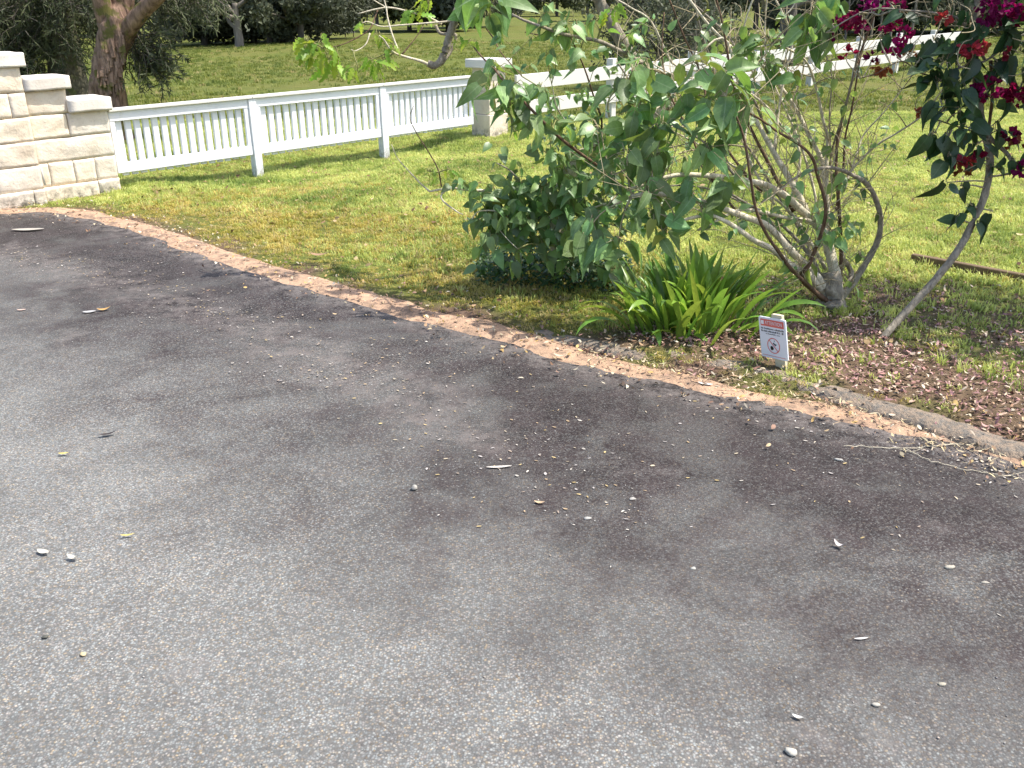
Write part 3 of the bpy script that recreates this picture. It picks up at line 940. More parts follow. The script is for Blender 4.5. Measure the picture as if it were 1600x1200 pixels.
class Plant:
    def __init__(self, root, leafset, max_leaves=295):
        self.root, self.set, self.maxl = root, leafset, max_leaves
        self.samples, self.count = [], 0
        self.tw = MB()
        self.extra = []
        self.limb = False
    def stem(self, pix, r0, r1, mat, **kw):
        pts = [P(p[0], p[1], p[2] + self.back(p[0], p[1])) if not isinstance(p, Vector) else p for p in pix]
        sp = stem_tube(self.root, pts, r0, r1, mat, **kw)
        self.samples += sp
        return sp
    def back(self, px, py):
        if not self.limb or py > 118: return 0.0
        return 0.75 * max(0.0, min(1.0, (800 - px) / 70))
    def twig(self, a, b, r0=0.005, r1=0.0022, sag=0.03):
        mid = a.lerp(b, 0.5) + Vector((random.uniform(-1, 1), random.uniform(-1, 1), random.uniform(-.3, 1))) * sag
        sp = spline([a, mid, b], 4)
        self.tw.tube(sp, [r0 + (r1 - r0) * i / (len(sp) - 1) for i in range(len(sp))], 5, False)
    def leaf(self, pos, d, n, size, kind=None):
        kind = kind or self.set
        m = leaf_matrix(pos, d, n, size)
        if self.count < self.maxl:
            link('leaf', random.choice(LV[kind]), self.root, matrix=m)
            self.count += 1
        else:
            self.extra.append(m)
    def cluster(self, px, py, Y, rpx, n, size=(.09, .15), kind=None, droop=0.85, attach=True):
        Y += self.back(px, py)
        c = P(px, py, Y)
        rad = rpx / FPX * Y
        if attach and self.samples:
            a = nearest(self.samples, c)
            if (a - c).length > 0.02: self.twig(a, c, 0.0055, 0.003, 0.05 * min(1, (a - c).length * 2))
        n = int(n * (1.6 if self.set == 'shrub' else 1.2) + .5)
        for q_ in range(n):
            v = Vector((random.gauss(0, 1), random.gauss(0, .9), random.gauss(0, .8)))
            v = v.normalized() * rad * random.uniform(.15, 1) ** .7
            sz = random.uniform(*size) * (1 if q_ < n * .7 else random.uniform(.45, .8))
            p = c + v
            d = Vector((v.x / max(rad, .01) * .7 + random.uniform(-.5, .5), v.y / max(rad, .01) * .3 - .15 + random.uniform(-.35, .3), -droop + random.uniform(-.25, .95)))
            nn = Vector((random.gauss(.2, .55), random.gauss(-.5, .5), random.gauss(.7, .4)))
            stemp = p - d.normalized() * sz * 0.22
            self.tw.tube([c + v * .25, c + v * .25 + (stemp - c - v * .25) * .5 + Vector((0, 0, .012)), p], [.0026, .002, .0015], 4, False)
            self.leaf(p, d, nn, sz, kind)
    def finish(self, twmat='twig_mat', extra_mat='canopy_leaf', extra_name='foliage'):
        if self.tw.v:
            link('twigs', self.tw.mesh('twigs', M[twmat]), self.root)['kind'] = 'stuff'
        if self.extra:
            o = link(extra_name, joined_leaves(extra_name, self.extra, LV[self.set][0], M[extra_mat]), self.root)
            o['kind'] = 'stuff'

# ---------------------------------------------------------------- bare-stemmed shrub (front right of the bed)
rootA = empty('bare_stemmed_shrub', G(1297, 480), 'sprawling shrub with many pale bare stems fanning from one stump', 'shrub')
A = Plant(rootA, 'shrub')
bY = 5.40
trunk = [G(1300, 490, -0.03), P(1300, 468, bY), P(1300, 448, bY), P(1298, 425, bY + .02)]
A.stem(trunk, 0.095, 0.05, 'stem_grey', sides=14, name='trunk', rough=0.5)
A.stem([(1292, 462, bY), (1282, 440, bY - .02), (1261, 420, 5.36), (1229, 383, 5.28), (1195, 351, 5.2), (1147, 332, 5.1), (1112, 319, 5.05), (1060, 308, 5.0), (1022, 301, 5.0), (985, 305, 5.02)], .030, .010, 'stem_pale', sides=9)
A.stem([(1306, 462, bY + .03), (1307, 445, 5.44), (1301, 407, 5.5), (1291, 372, 5.55), (1277, 351, 5.6), (1264, 340, 5.62), (1251, 313, 5.65), (1235, 284, 5.7), (1208, 233, 5.8), (1190, 205, 5.85), (1165, 160, 5.9), (1150, 110, 5.9)], .042, .010, 'stem_pale', sides=10)
A.stem([(1268, 343, 5.6), (1251, 329, 5.55), (1224, 305, 5.45), (1195, 289, 5.38), (1147, 279, 5.3), (1080, 273, 5.25), (1045, 277, 5.22), (1005, 290, 5.2), (965, 300, 5.2)], .026, .008, 'stem_pale', sides=9)
A.stem([(1285, 455, bY), (1262, 430, 5.32), (1243, 417, 5.25), (1208, 393, 5.15), (1181, 377, 5.08), (1157, 361, 5.0), (1133, 345, 4.98), (1105, 335, 4.95), (1060, 345, 4.95)], .026, .008, 'stem_pale')
A.stem([(1292, 470, bY - .04), (1253, 436, 5.25), (1267, 407, 5.2), (1283, 361, 5.15), (1288, 319, 5.1), (1277, 276, 5.08), (1267, 247, 5.05), (1245, 225, 5.05), (1208, 201, 5.05), (1179, 183, 5.05), (1140, 165, 5.0)], .015, .005, 'stem_brown')
A.stem([(1285, 468, bY - .04), (1251, 433, 5.2), (1224, 407, 5.1), (1200, 367, 5.0), (1179, 324, 4.95), (1171, 273, 4.9), (1163, 220, 4.9), (1150, 180, 4.9), (1135, 150, 4.9)], .014, .004, 'stem_brown')
A.stem([(1312, 468, bY), (1325, 450, 5.45), (1336, 437, 5.48), (1352, 412, 5.5), (1371, 377, 5.5), (1376, 340, 5.48), (1365, 305, 5.45), (1352, 284, 5.42), (1336, 273, 5.4), (1312, 264, 5.35), (1285, 263, 5.3), (1245, 276, 5.25), (1213, 300, 5.2), (1189, 316, 5.18)], .027, .005, 'stem_grey', sides=9)
A.stem([(1322, 452, 5.5), (1330, 425, 5.6), (1318, 405, 5.65), (1316, 395, 5.7)], .020, .012, 'stem_grey')
A.stem([(1303, 440, 5.5), (1295, 380, 5.6), (1293, 329, 5.7), (1291, 247, 5.8), (1293, 215, 5.8), (1283, 183, 5.8), (1270, 120, 5.75), (1252, 88, 5.7), (1215, 70, 5.65), (1180, 75, 5.6)], .016, .005, 'stem_pale')
A.stem([(1312, 450, 5.5), (1314, 380, 5.6), (1308, 300, 5.65), (1307, 241, 5.7), (1315, 183, 5.75), (1330, 130, 5.75), (1345, 80, 5.8), (1365, 30, 5.8), (1385, -25, 5.8)], .013, .006, 'stem_brown')
A.stem([(1306, 330, 5.7), (1318, 262, 5.78), (1322, 210, 5.8), (1331, 160, 5.85), (1342, 100, 5.85), (1352, 60, 5.9)], .009, .004, 'stem_brown')
A.stem([(1318, 300, 5.75), (1331, 268, 5.8), (1349, 247, 5.8), (1373, 225, 5.75), (1400, 209, 5.7), (1440, 180, 5.6), (1465, 150, 5.5), (1482, 130, 5.45)], .009, .004, 'stem_pale')
A.stem([(1322, 290, 5.85), (1336, 244, 5.95), (1349, 212, 6.0), (1376, 180, 6.0), (1400, 150, 6.0), (1422, 122, 6.0)], .007, .003, 'stem_pale')
A.stem([(1290, 300, 5.8), (1285, 252, 5.9), (1267, 220, 5.95), (1248, 180, 6.0), (1215, 130, 6.0), (1188, 100, 6.0), (1140, 72, 6.0), (1110, 40, 6.0), (1077, -2, 6.0)], .016, .007, 'stem_pale')
A.stem([(1240, 330, 5.6), (1216, 287, 5.6), (1197, 247, 5.6), (1173, 204, 5.6), (1150, 150, 5.55), (1140, 95, 5.5), (1128, 40, 5.5), (1115, -10, 5.5)], .014, .005, 'stem_brown')
A.stem([(1270, 405, 5.45), (1251, 380, 5.5), (1227, 356, 5.5), (1203, 337, 5.45), (1152, 308, 5.4), (1110, 280, 5.4), (1090, 250, 5.4)], .013, .005, 'stem_grey')
A.stem([(1272, 346, 5.6), (1229, 340, 5.4), (1195, 332, 5.3), (1157, 327, 5.2), (1120, 345, 5.1), (1090, 360, 5.05)], .014, .006, 'stem_pale')
A.stem([(1210, 235, 5.8), (1220, 150, 5.95), (1238, 70, 6.0), (1225, 25, 6.0), (1212, -5, 6.0)], .010, .005, 'stem_pale')
A.stem([(1225, 26, 6.0), (1238, 12, 6.0), (1248, -6, 6.0)], .006, .003, 'stem_pale')
A.stem([(1155, 130, 5.9), (1128, 60, 5.9), (1060, 105, 5.8), (1020, 35, 5.7), (985, 10, 5.6), (960, -4, 5.6)], .008, .004, 'stem_pale')
A.stem([(1300, 235, 5.8), (1330, 130, 5.6), (1353, 30, 5.55), (1375, 25, 5.5), (1410, 15, 5.4), (1460, 30, 5.3), (1510, 40, 5.2)], .007, .004, 'stem_grey')
A.stem([(1210, 320, 5.7), (1165, 230, 6.0), (1180, 140, 6.1), (1160, 60, 6.1), (1180, -10, 6.1)], .009, .005, 'stem_pale')
A.stem([(1230, 330, 5.9), (1250, 250, 6.1), (1235, 180, 6.2), (1255, 110, 6.2), (1260, 40, 6.2)], .009, .005, 'stem_pale')
A.stem([(1190, 300, 5.9), (1140, 240, 6.1), (1110, 180, 6.2), (1100, 130, 6.3), (1070, 60, 6.3), (1045, -5, 6.3)], .010, .005, 'stem_brown')
A.stem([(1160, 290, 5.8), (1100, 220, 5.9), (1040, 190, 6.0), (1000, 150, 6.0), (965, 95, 6.0)], .010, .005, 'stem_grey')
A.stem([(1285, 440, 5.5), (1262, 380, 5.75), (1225, 320, 5.95), (1190, 260, 6.1), (1150, 200, 6.2), (1120, 120, 6.3), (1095, 50, 6.3), (1085, -10, 6.3)], .012, .004, 'stem_grey')
A.stem([(1300, 430, 5.6), (1280, 340, 5.9), (1262, 260, 6.05), (1235, 190, 6.15), (1205, 120, 6.2), (1195, 60, 6.2), (1200, -10, 6.2)], .011, .004, 'stem_pale')
A.stem([(1290, 420, 5.6), (1250, 350, 5.85), (1200, 300, 6.0), (1150, 262, 6.1), (1090, 225, 6.2), (1040, 200, 6.25), (985, 185, 6.3)], .012, .004, 'stem_pale')
A.stem([(1275, 430, 5.5), (1230, 375, 5.65), (1180, 330, 5.75), (1120, 300, 5.8), (1060, 290, 5.85), (1000, 300, 5.85)], .010, .004, 'stem_grey')
A.stem([(1150, 330, 5.2), (1100, 260, 5.3), (1075, 200, 5.35), (1050, 150, 5.4), (1035, 90, 5.45), (1040, 20, 5.5)], .008, .003, 'stem_brown')
A.stem([(1245, 225, 5.9), (1200, 170, 5.9), (1160, 140, 5.85), (1110, 128, 5.8), (1060, 120, 5.75), (1010, 95, 5.7)], .009, .004, 'stem_pale')
A.stem([(1200, 210, 6.0), (1160, 110, 6.05), (1140, 60, 6.1), (1100, 20, 6.1), (1060, -10, 6.1)], .009, .005, 'stem_grey')
A.stem([(1300, 300, 5.9), (1296, 200, 6.0), (1300, 120, 6.05), (1285, 60, 6.1), (1290, -10, 6.1)], .007, .003, 'stem_grey')
# fine bare twigs, a thicket of them
for k in range(430):
    a = random.choice(A.samples[30:])
    d = Vector((random.gauss(-.1, .5), random.gauss(.1, .4), random.gauss(.5, .5))).normalized()
    L = random.uniform(.12, .42) * random.choice([.7, 1, 1, 1.6])
    b = a + d * L
    A.twig(a, b, random.uniform(.002, .0042), .0012, .04)
    if random.random() < .6:
        A.twig(a.lerp(b, .5), a.lerp(b, .5) + (d + Vector((random.gauss(0, .7), random.gauss(0, .7), random.gauss(0, .5)))).normalized() * L * .5, .002, .001, .02)
CA = [  # px, py, Y, radius px, leaves, size range
    (985, 118, 5.15, 36, 7, (.13, .19)), (1015, 108, 5.1, 25, 4, (.12, .17)), (1095, 100, 5.0, 30, 5, (.13, .18)), (1140, 112, 4.95, 20, 3, (.15, .18)), (1110, 150, 4.95, 30, 5, (.14, .19)),
    (1165, 165, 4.95, 30, 5, (.13, .18)), (1125, 190, 4.95, 28, 5, (.13, .18)), (1060, 150, 5.1, 30, 6, (.11, .16)), (1000, 160, 5.15, 30, 6, (.12, .17)), (985, 195, 5.15, 30, 6, (.11, .16)),
    (1035, 200, 5.1, 32, 7, (.12, .17)), (1025, 245, 5.05, 32, 6, (.12, .17)), (980, 240, 5.1, 32, 7, (.10, .15)), (950, 275, 5.1, 30, 7, (.09, .14)), (1105, 230, 5.0, 24, 4, (.12, .16)),
    (1125, 285, 5.0, 26, 4, (.14, .18)), (1080, 300, 5.0, 26, 5, (.12, .16)), (1095, 325, 4.95, 18, 3, (.12, .15)), (1010, 290, 5.0, 34, 8, (.10, .15)), (975, 330, 5.0, 28, 6, (.12, .16)),
    (1020, 335, 4.98, 30, 6, (.11, .16)), (925, 340, 5.05, 26, 6, (.12, .17)), (1035, 360, 4.98, 24, 5, (.11, .15)), (965, 380, 4.95, 26, 4, (.14, .19)), (910, 375, 5.0, 18, 3, (.13, .17)),
    (1200, 60, 5.6, 26, 5, (.09, .14)), (1190, 95, 5.6, 30, 7, (.09, .13)), (1225, 110, 5.6, 24, 5, (.08, .12)), (1170, 60, 5.6, 20, 4, (.08, .12)), (1150, 130, 5.4, 20, 3, (.10, .14)),
    (1270, 15, 5.3, 26, 5, (.14, .19)), (1285, 40, 5.3, 22, 4, (.13, .18)), (1260, 55, 5.3, 18, 4, (.11, .16)), (1300, 10, 5.4, 22, 4, (.11, .16)),
    (1310, 330, 5.5, 40, 5, (.07, .11)), (1330, 350, 5.5, 22, 4, (.07, .11)), (1290, 370, 5.4, 30, 5, (.07, .12)), (1325, 280, 5.5, 30, 6, (.07, .11)), (1250, 410, 5.25, 20, 3, (.09, .14)), (1335, 440, 5.4, 20, 2, (.07, .10)),
    (1300, 120, 5.7, 26, 3, (.05, .09)), (1260, 150, 5.8, 30, 4, (.05, .09)), (1345, 400, 5.5, 15, 2, (.06, .09)), (1265, 345, 5.4, 26, 4, (.07, .10)), (1060, 240, 5.3, 40, 6, (.09, .13)), (940, 205, 5.3, 30, 5, (.10, .14)),
]
for c in CA: A.cluster(*c)
for k in range(150):      # small leaves scattered through the thicket
    q = random.choice(A.samples)
    if q.z < .25: continue
    for _ in range(2):
        d = Vector((random.gauss(0, .6), random.gauss(-.2, .5), random.gauss(-.3, .6)))
        A.leaf(q + d * .04, d, (random.gauss(0, .5), -.4, .7), random.uniform(.035, .085))
A.finish()

# ---------------------------------------------------------------- twisted shrub (left), its limbs arching over the fence view
rootB = empty('twisted_shrub', G(880, 432), 'leafy shrub with twisted grey trunk and limb arching over the fence', 'shrub')
B = Plant(rootB, 'shrub')
B.limb = True          # the arching limb hangs well behind the drive edge
B.stem([G(880, 436, -.04), P(872, 400, 6.0), P(868, 350, 6.0), P(876, 305, 6.0), P(905, 250, 6.05), P(960, 215, 6.1), P(1020, 180, 6.15), P(1040, 165, 6.2)], .055, .042, 'stem_pale', sides=10, name='trunk', rough=.3)
B.stem([(1045, 172, 6.2), (1022, 140, 6.25), (995, 100, 6.3), (965, 55, 6.3), (940, 10, 6.3), (922, -30, 6.25), (885, -62, 6.2), (820, -75, 6.1), (765, -60, 5.9), (738, -28, 5.8), (722, 0, 5.75), (712, 30, 5.7), (700, 65, 5.7), (692, 90, 5.68), (682, 103, 5.66), (668, 101, 5.65)], .045, .022, 'stem_grey', sides=10, rough=.3)
B.stem([(690, 100, 5.67), (705, 80, 5.72), (712, 55, 5.75), (690, 52, 5.8), (682, 40, 5.85)], .012, .010, 'stem_grey')
B.stem([(672, 102, 5.65), (650, 95, 5.6), (628, 88, 5.55), (612, 80, 5.5), (600, 62, 5.45), (592, 55, 5.4)], .011, .004, 'stem_pale')
B.stem([(625, 87, 5.55), (615, 60, 5.6), (607, 30, 5.65), (604, 12, 5.68), (598, -10, 5.7)], .0065, .004, 'stem_pale')
B.stem([(628, 85, 5.55), (645, 65, 5.6), (662, 42, 5.65)], .005, .002, 'stem_brown')
B.stem([(722, 20, 5.75), (705, 32, 5.75), (670, 36, 5.72), (630, 40, 5.7), (597, 43, 5.7), (575, 35, 5.68), (565, 37, 5.66)], .008, .003, 'stem_pale')
B.stem([(690, 38, 5.8), (672, 28, 5.82), (640, 18, 5.82), (608, 13, 5.8), (590, 15, 5.78), (560, 22, 5.76)], .008, .004, 'stem_pale')
B.stem([(606, 14, 5.8), (592, 6, 5.8), (575, -6, 5.8)], .004, .003, 'stem_pale')
B.stem([(590, 16, 5.8), (580, 45, 5.72), (555, 60, 5.65), (530, 72, 5.6), (508, 76, 5.58)], .005, .003, 'stem_brown')
B.stem([(578, 52, 5.68), (570, 70, 5.65), (555, 80, 5.62), (548, 78, 5.6)], .0055, .003, 'stem_pale')
B.stem([(760, 45, 5.5), (772, 62, 5.5), (790, 90, 5.45), (815, 120, 5.4)], .004, .003, 'stem_brown')
B.stem([(735, 65, 5.55), (750, 85, 5.5), (775, 110, 5.45), (800, 140, 5.4), (835, 175, 5.35), (865, 205, 5.4), (900, 235, 5.5), (935, 260, 5.6)], .004, .010, 'stem_brown')
B.stem([(800, 22, 5.6), (835, 38, 5.62), (870, 52, 5.65), (905, 58, 5.7), (940, 66, 5.8), (975, 82, 5.9), (1010, 105, 6.0), (1040, 140, 6.1)], .006, .015, 'stem_grey')
B.stem([(820, 50, 5.7), (850, 57, 5.7), (885, 58, 5.7)], .003, .004, 'stem_brown')
B.stem([(700, 293, 5.9), (730, 297, 5.9), (760, 300, 5.92), (800, 310, 5.95), (840, 300, 5.98), (872, 320, 6.0)], .007, .014, 'stem_pale')
B.stem([(672, 300, 5.9), (655, 285, 5.88), (635, 262, 5.85), (622, 245, 5.83), (612, 225, 5.82)], .006, .002, 'stem_pale')
B.stem([(705, 294, 5.9), (672, 300, 5.9)], .007, .006, 'stem_pale')
B.stem([(690, 292, 5.9), (683, 265, 5.9), (665, 230, 5.9), (650, 205, 5.9), (641, 185, 5.9), (646, 165, 5.9)], .005, .002, 'stem_brown')
B.stem([(868, 360, 6.0), (840, 345, 5.9), (800, 345, 5.85), (765, 360, 5.8)], .010, .004, 'stem_grey')
B.stem([(905, 250, 6.05), (880, 225, 6.0), (850, 205, 5.9), (820, 190, 5.8)], .012, .005, 'stem_grey')
B.stem([(760, 330, 5.85), (785, 365, 5.7), (810, 390, 5.6)], .003, .002, 'stem_pale')
B.stem([(930, 240, 6.05), (940, 190, 6.0), (925, 140, 5.95), (905, 90, 5.9), (890, 55, 5.85)], .008, .004, 'stem_brown')
CB = [
    (775, 105, 5.45, 26, 5, (.11, .16)), (770, 140, 5.4, 26, 5, (.12, .17)), (800, 130, 5.4, 24, 4, (.12, .16)), (825, 160, 5.38, 24, 4, (.13, .18)), (795, 165, 5.4, 20, 3, (.13, .18)), (840, 185, 5.36, 24, 5, (.11, .16)), (845, 135, 5.4, 14, 2, (.11, .14)),
    (870, 185, 5.5, 24, 5, (.10, .14)), (880, 45, 5.66, 26, 8, (.08, .13)), (900, 30, 5.7, 22, 5, (.08, .12)), (850, 20, 5.65, 20, 4, (.07, .11)), (905, 85, 5.7, 16, 2, (.08, .11)), (940, 35, 5.8, 25, 4, (.07, .11)),
    (735, -5, 5.55, 24, 6, (.14, .20)), (765, 5, 5.5, 22, 5, (.15, .20)), (725, 10, 5.6, 14, 3, (.10, .14)), (760, 25, 5.5, 14, 3, (.13, .16)),
    (775, 300, 5.85, 34, 9, (.09, .14)), (750, 315, 5.85, 26, 7, (.10, .14)), (800, 290, 5.85, 28, 7, (.09, .13)), (820, 320, 5.85, 34, 9, (.10, .15)), (760, 340, 5.8, 24, 6, (.11, .16)), (790, 345, 5.78, 30, 8, (.11, .16)), (830, 355, 5.78, 30, 8, (.11, .16)),
    (850, 290, 5.85, 30, 8, (.10, .15)), (870, 325, 5.8, 30, 7, (.11, .16)), (880, 260, 5.8, 28, 7, (.10, .14)), (860, 240, 5.8, 26, 6, (.09, .13)), (905, 295, 5.75, 30, 8, (.10, .15)), (900, 340, 5.7, 30, 7, (.12, .17)),
    (850, 385, 5.75, 34, 9, (.10, .15)), (810, 385, 5.75, 30, 8, (.10, .14)), (890, 400, 5.7, 30, 8, (.10, .15)), (770, 375, 5.75, 26, 6, (.10, .14)), (930, 395, 5.65, 26, 6, (.12, .16)), (720, 290, 5.88, 20, 5, (.07, .10)), (940, 310, 5.7, 30, 7, (.10, .14)),
    (960, 420, 5.6, 26, 5, (.10, .14)), (925, 245, 5.8, 24, 5, (.09, .12)), (955, 230, 5.8, 24, 5, (.09, .12)),
]
for c in [(476, 62, 5.58, 14, 4, (.09, .13)), (500, 66, 5.58, 14, 4, (.09, .13)), (490, 82, 5.58, 16, 5, (.09, .14)), (512, 92, 5.58, 16, 5, (.10, .14)), (530, 92, 5.58, 14, 4, (.10, .13)), (478, 78, 5.58, 10, 3, (.09, .12)),
          (582, 92, 5.5, 12, 4, (.08, .12)), (600, 88, 5.48, 12, 3, (.08, .11)), (560, 105, 5.5, 12, 3, (.08, .11)), (588, 105, 5.5, 12, 3, (.09, .12)), (612, 70, 5.5, 8, 2, (.06, .09)), (590, 52, 5.6, 9, 3, (.06, .09)), (565, 36, 5.66, 6, 2, (.06, .08)),
          (655, 15, 5.8, 16, 5, (.08, .12)), (670, 2, 5.8, 14, 4, (.08, .12)), (635, 20, 5.8, 8, 2, (.07, .1)), (738, 66, 5.55, 8, 3, (.06, .08)), (715, 58, 5.6, 6, 2, (.05, .07)), (670, 268, 5.88, 12, 4, (.06, .09)), (700, 265, 5.88, 8, 2, (.05, .08)), (960, 15, 5.7, 16, 4, (.08, .11)), (803, 205, 5.5, 6, 1, (.05, .06))]:
    B.cluster(*c, kind='young', droop=0.9)
for c in CB: B.cluster(*c)
for pix in [[(872, 370, 6.0), (920, 330, 5.8), (975, 312, 5.6), (1040, 300, 5.5)], [(880, 310, 6.0), (930, 285, 5.8), (985, 262, 5.7), (1035, 235, 5.6), (1075, 222, 5.55)], [(870, 340, 6.0), (835, 312, 5.9), (800, 270, 5.85), (775, 255, 5.85)],
            [(905, 250, 6.05), (890, 200, 5.95), (868, 165, 5.85), (862, 130, 5.8)], [(960, 215, 6.1), (950, 160, 6.0), (975, 120, 5.95), (980, 60, 5.9)], [(870, 390, 6.0), (900, 360, 5.85), (945, 350, 5.75), (990, 365, 5.7)], [(1020, 180, 6.15), (1060, 140, 6.1), (1085, 90, 6.1), (1090, 30, 6.1)],
            [(865, 375, 6.0), (825, 365, 5.85), (790, 335, 5.8), (750, 330, 5.78), (735, 345, 5.78)], [(700, 293, 5.9), (690, 310, 5.88), (712, 330, 5.86), (722, 335, 5.86)]]:
    B.stem(pix, .009, .003, random.choice(['stem_pale', 'stem_pale', 'stem_grey']))
for k in range(260):
    a = random.choice(B.samples[10:])
    if a.z > 1.55 or a.x < 0.0: continue
    d = Vector((random.gauss(-.1, .6), random.gauss(-.1, .5), random.gauss(.25, .5))).normalized()
    L = random.uniform(.08, .32)
    B.twig(a, a + d * L, random.uniform(.002, .0036), .0012, .03)
    for j in range(4):
        q = a + d * L * random.uniform(.3, 1.05)
        dd = Vector((random.gauss(0, .7), random.gauss(-.2, .6), random.gauss(-.35, .5)))
        B.extra.append(leaf_matrix(q, dd, (random.gauss(.1, .5), -.4, .7), random.uniform(.04, .095)))
for k in range(400):
    px, py = (random.gauss(850, 75), random.gauss(345, 45)) if k % 3 == 0 else (random.gauss(945, 75), random.gauss(270, 66))
    q = P(px, py, random.uniform(5.65, 6.05))
    if q.z < .03: continue
    B.extra.append(leaf_matrix(q, Vector((random.gauss(0, .6), random.gauss(-.2, .5), random.gauss(-.5, .5))), (random.gauss(.1, .5), -.4, .7), random.uniform(.05, .11)))
# crown above the picture's top edge (it shades the bed below)
for k in range(70):
    c = P(random.uniform(850, 1100), random.uniform(-120, -30), random.uniform(6.0, 6.9))
    d = Vector((random.gauss(0, .6), random.gauss(-.1, .5), -.8))
    B.extra.append(leaf_matrix(c, d, (random.gauss(0, .5), -.4, .7), random.uniform(.10, .16)))
for k in range(12):
    c = P(random.uniform(850, 1100), random.uniform(-120, -30), random.uniform(5.9, 6.9))
    B.twig(nearest(B.samples, c), c, .007, .003, .12)
B.finish('twig_green')

# ---------------------------------------------------------------- flowering vine on the right
rootC = empty('flowering_vine', G(1375, 537), 'dark leafed vine with magenta flowers and one leaning bare stem', 'vine')
C = Plant(rootC, 'vine')
C.stem([G(1370, 541, -.02), P(1384, 522, 4.78), P(1430, 472, 4.85), P(1480, 412, 4.92), P(1515, 362, 4.97), P(1538, 305, 5.0), P(1546, 250, 5.02), P(1537, 197, 5.05), P(1528, 150, 5.05), P(1522, 90, 5.08), P(1526, 30, 5.1), P(1530, -40, 5.15), P(1545, -120, 5.2)], .021, .019, 'stem_grey', sides=9, rough=.25)
C.stem([G(1375, 540, -.02), P(1368, 533, 4.77), P(1360, 524, 4.78)], .008, .004, 'stem_brown')
C.stem([(1538, 200, 5.05), (1552, 222, 5.0), (1572, 240, 4.98), (1590, 258, 4.95), (1625, 255, 4.9), (1660, 225, 4.9)], .012, .010, 'stem_grey')
C.stem([(1545, 276, 5.02), (1575, 272, 4.98), (1605, 265, 4.95), (1650, 262, 4.9)], .006, .006, 'stem_grey')
C.stem([(1536, 190, 5.05), (1510, 155, 5.02), (1482, 128, 5.0), (1476, 122, 5.0)], .007, .004, 'stem_brown')
C.stem([(1540, 95, 5.08), (1500, 35, 5.1), (1460, 22, 5.1), (1420, 18, 5.12), (1360, 15, 5.15), (1290, 50, 5.2)], .008, .003, 'stem_grey')
C.stem([(1476, 120, 5.0), (1500, 105, 5.02), (1540, 95, 5.05), (1590, 60, 5.05), (1640, 40, 5.05)], .006, .006, 'stem_grey')
C.stem([(1475, 118, 5.0), (1440, 112, 5.0), (1410, 95, 5.02), (1370, 115, 5.05), (1345, 122, 5.1)], .004, .002, 'stem_brown')
C.stem([(1548, 95, 5.1), (1550, 150, 5.15), (1546, 200, 5.15)], .010, .008, 'stem_brown')
C.stem([(1540, 205, 5.05), (1570, 180, 5.0), (1588, 150, 4.98)], .003, .002, 'stem_brown')
C.stem([(1430, 172, 5.1), (1470, 190, 5.05), (1520, 205, 5.05)], .003, .004, 'stem_brown')
C.stem([(1330, 38, 5.3), (1345, 55, 5.4), (1350, 65, 5.5)], .003, .002, 'stem_pale')
for k in range(24):   # curling tendrils
    a = P(random.uniform(1440, 1600), random.uniform(0, 110), random.uniform(4.95, 5.15))
    pts = [a]
    d = Vector((random.gauss(0, 1), random.gauss(0, .4), random.gauss(0, .8))).normalized()
    for j in range(5):
        d = (d + Vector((random.gauss(0, .6), random.gauss(0, .3), random.gauss(0, .6)))).normalized()
        pts.append(pts[-1] + d * .06)
    C.tw.tube(spline(pts, 3), .0024, 5, False)
CC = [
    (1440, 118, 5.0, 22, 5, (.10, .14)), (1465, 128, 4.98, 16, 3, (.13, .16)), (1435, 95, 5.0, 14, 3, (.09, .12)), (1475, 95, 5.0, 22, 6, (.09, .13)), (1500, 125, 5.0, 22, 6, (.10, .14)), (1505, 150, 5.0, 18, 4, (.09, .13)), (1475, 165, 4.98, 18, 4, (.12, .15)),
    (1498, 175, 4.98, 18, 4, (.10, .13)), (1460, 208, 4.96, 20, 4, (.12, .16)), (1482, 215, 4.96, 18, 4, (.11, .15)), (1478, 245, 4.96, 14, 3, (.12, .15)), (1515, 200, 4.98, 20, 5, (.10, .14)), (1525, 225, 4.98, 18, 4, (.09, .13)), (1555, 205, 4.98, 18, 4, (.10, .13)),
    (1480, 285, 4.96, 12, 2, (.10, .14)), (1500, 290, 4.97, 10, 2, (.07, .09)), (1552, 262, 4.98, 10, 3, (.06, .09)), (1562, 150, 5.0, 22, 5, (.10, .13)), (1515, 95, 5.02, 24, 6, (.10, .14)), (1560, 100, 5.02, 30, 8, (.10, .14)), (1590, 80, 5.0, 26, 7, (.10, .14)),
    (1585, 40, 5.02, 30, 8, (.11, .15)), (1545, 40, 5.02, 28, 7, (.10, .14)), (1510, 45, 5.05, 26, 5, (.09, .13)), (1490, 5, 5.1, 22, 4, (.11, .15)), (1600, 110, 5.0, 20, 5, (.10, .13)), (1460, 60, 5.05, 16, 3, (.10, .13)), (1480, 70, 5.05, 14, 3, (.10, .13)), (1430, 68, 5.05, 10, 2, (.08, .10)),
    (1500, 340, 4.97, 14, 3, (.09, .12)), (1525, 352, 4.97, 8, 2, (.08, .11)), (1552, 330, 4.97, 8, 1, (.10, .12)), (1515, 318, 4.98, 8, 2, (.07, .10)), (1580, 250, 4.95, 14, 3, (.08, .1)), (1600, 5, 5.05, 26, 6, (.10, .14)), (1645, 60, 5.0, 40, 10, (.10, .14)), (1640, 140, 4.95, 40, 9, (.10, .14)), (1640, 220, 4.95, 30, 6, (.10, .13)),
    (1410, 20, 5.15, 16, 3, (.08, .11)), (1375, 60, 5.15, 10, 2, (.07, .10)), (1340, 108, 5.1, 8, 2, (.06, .08)), (1560, 300, 4.97, 10, 0, (.05, .06)),
]
for c in CC:
    if c[4]: C.cluster(*c)
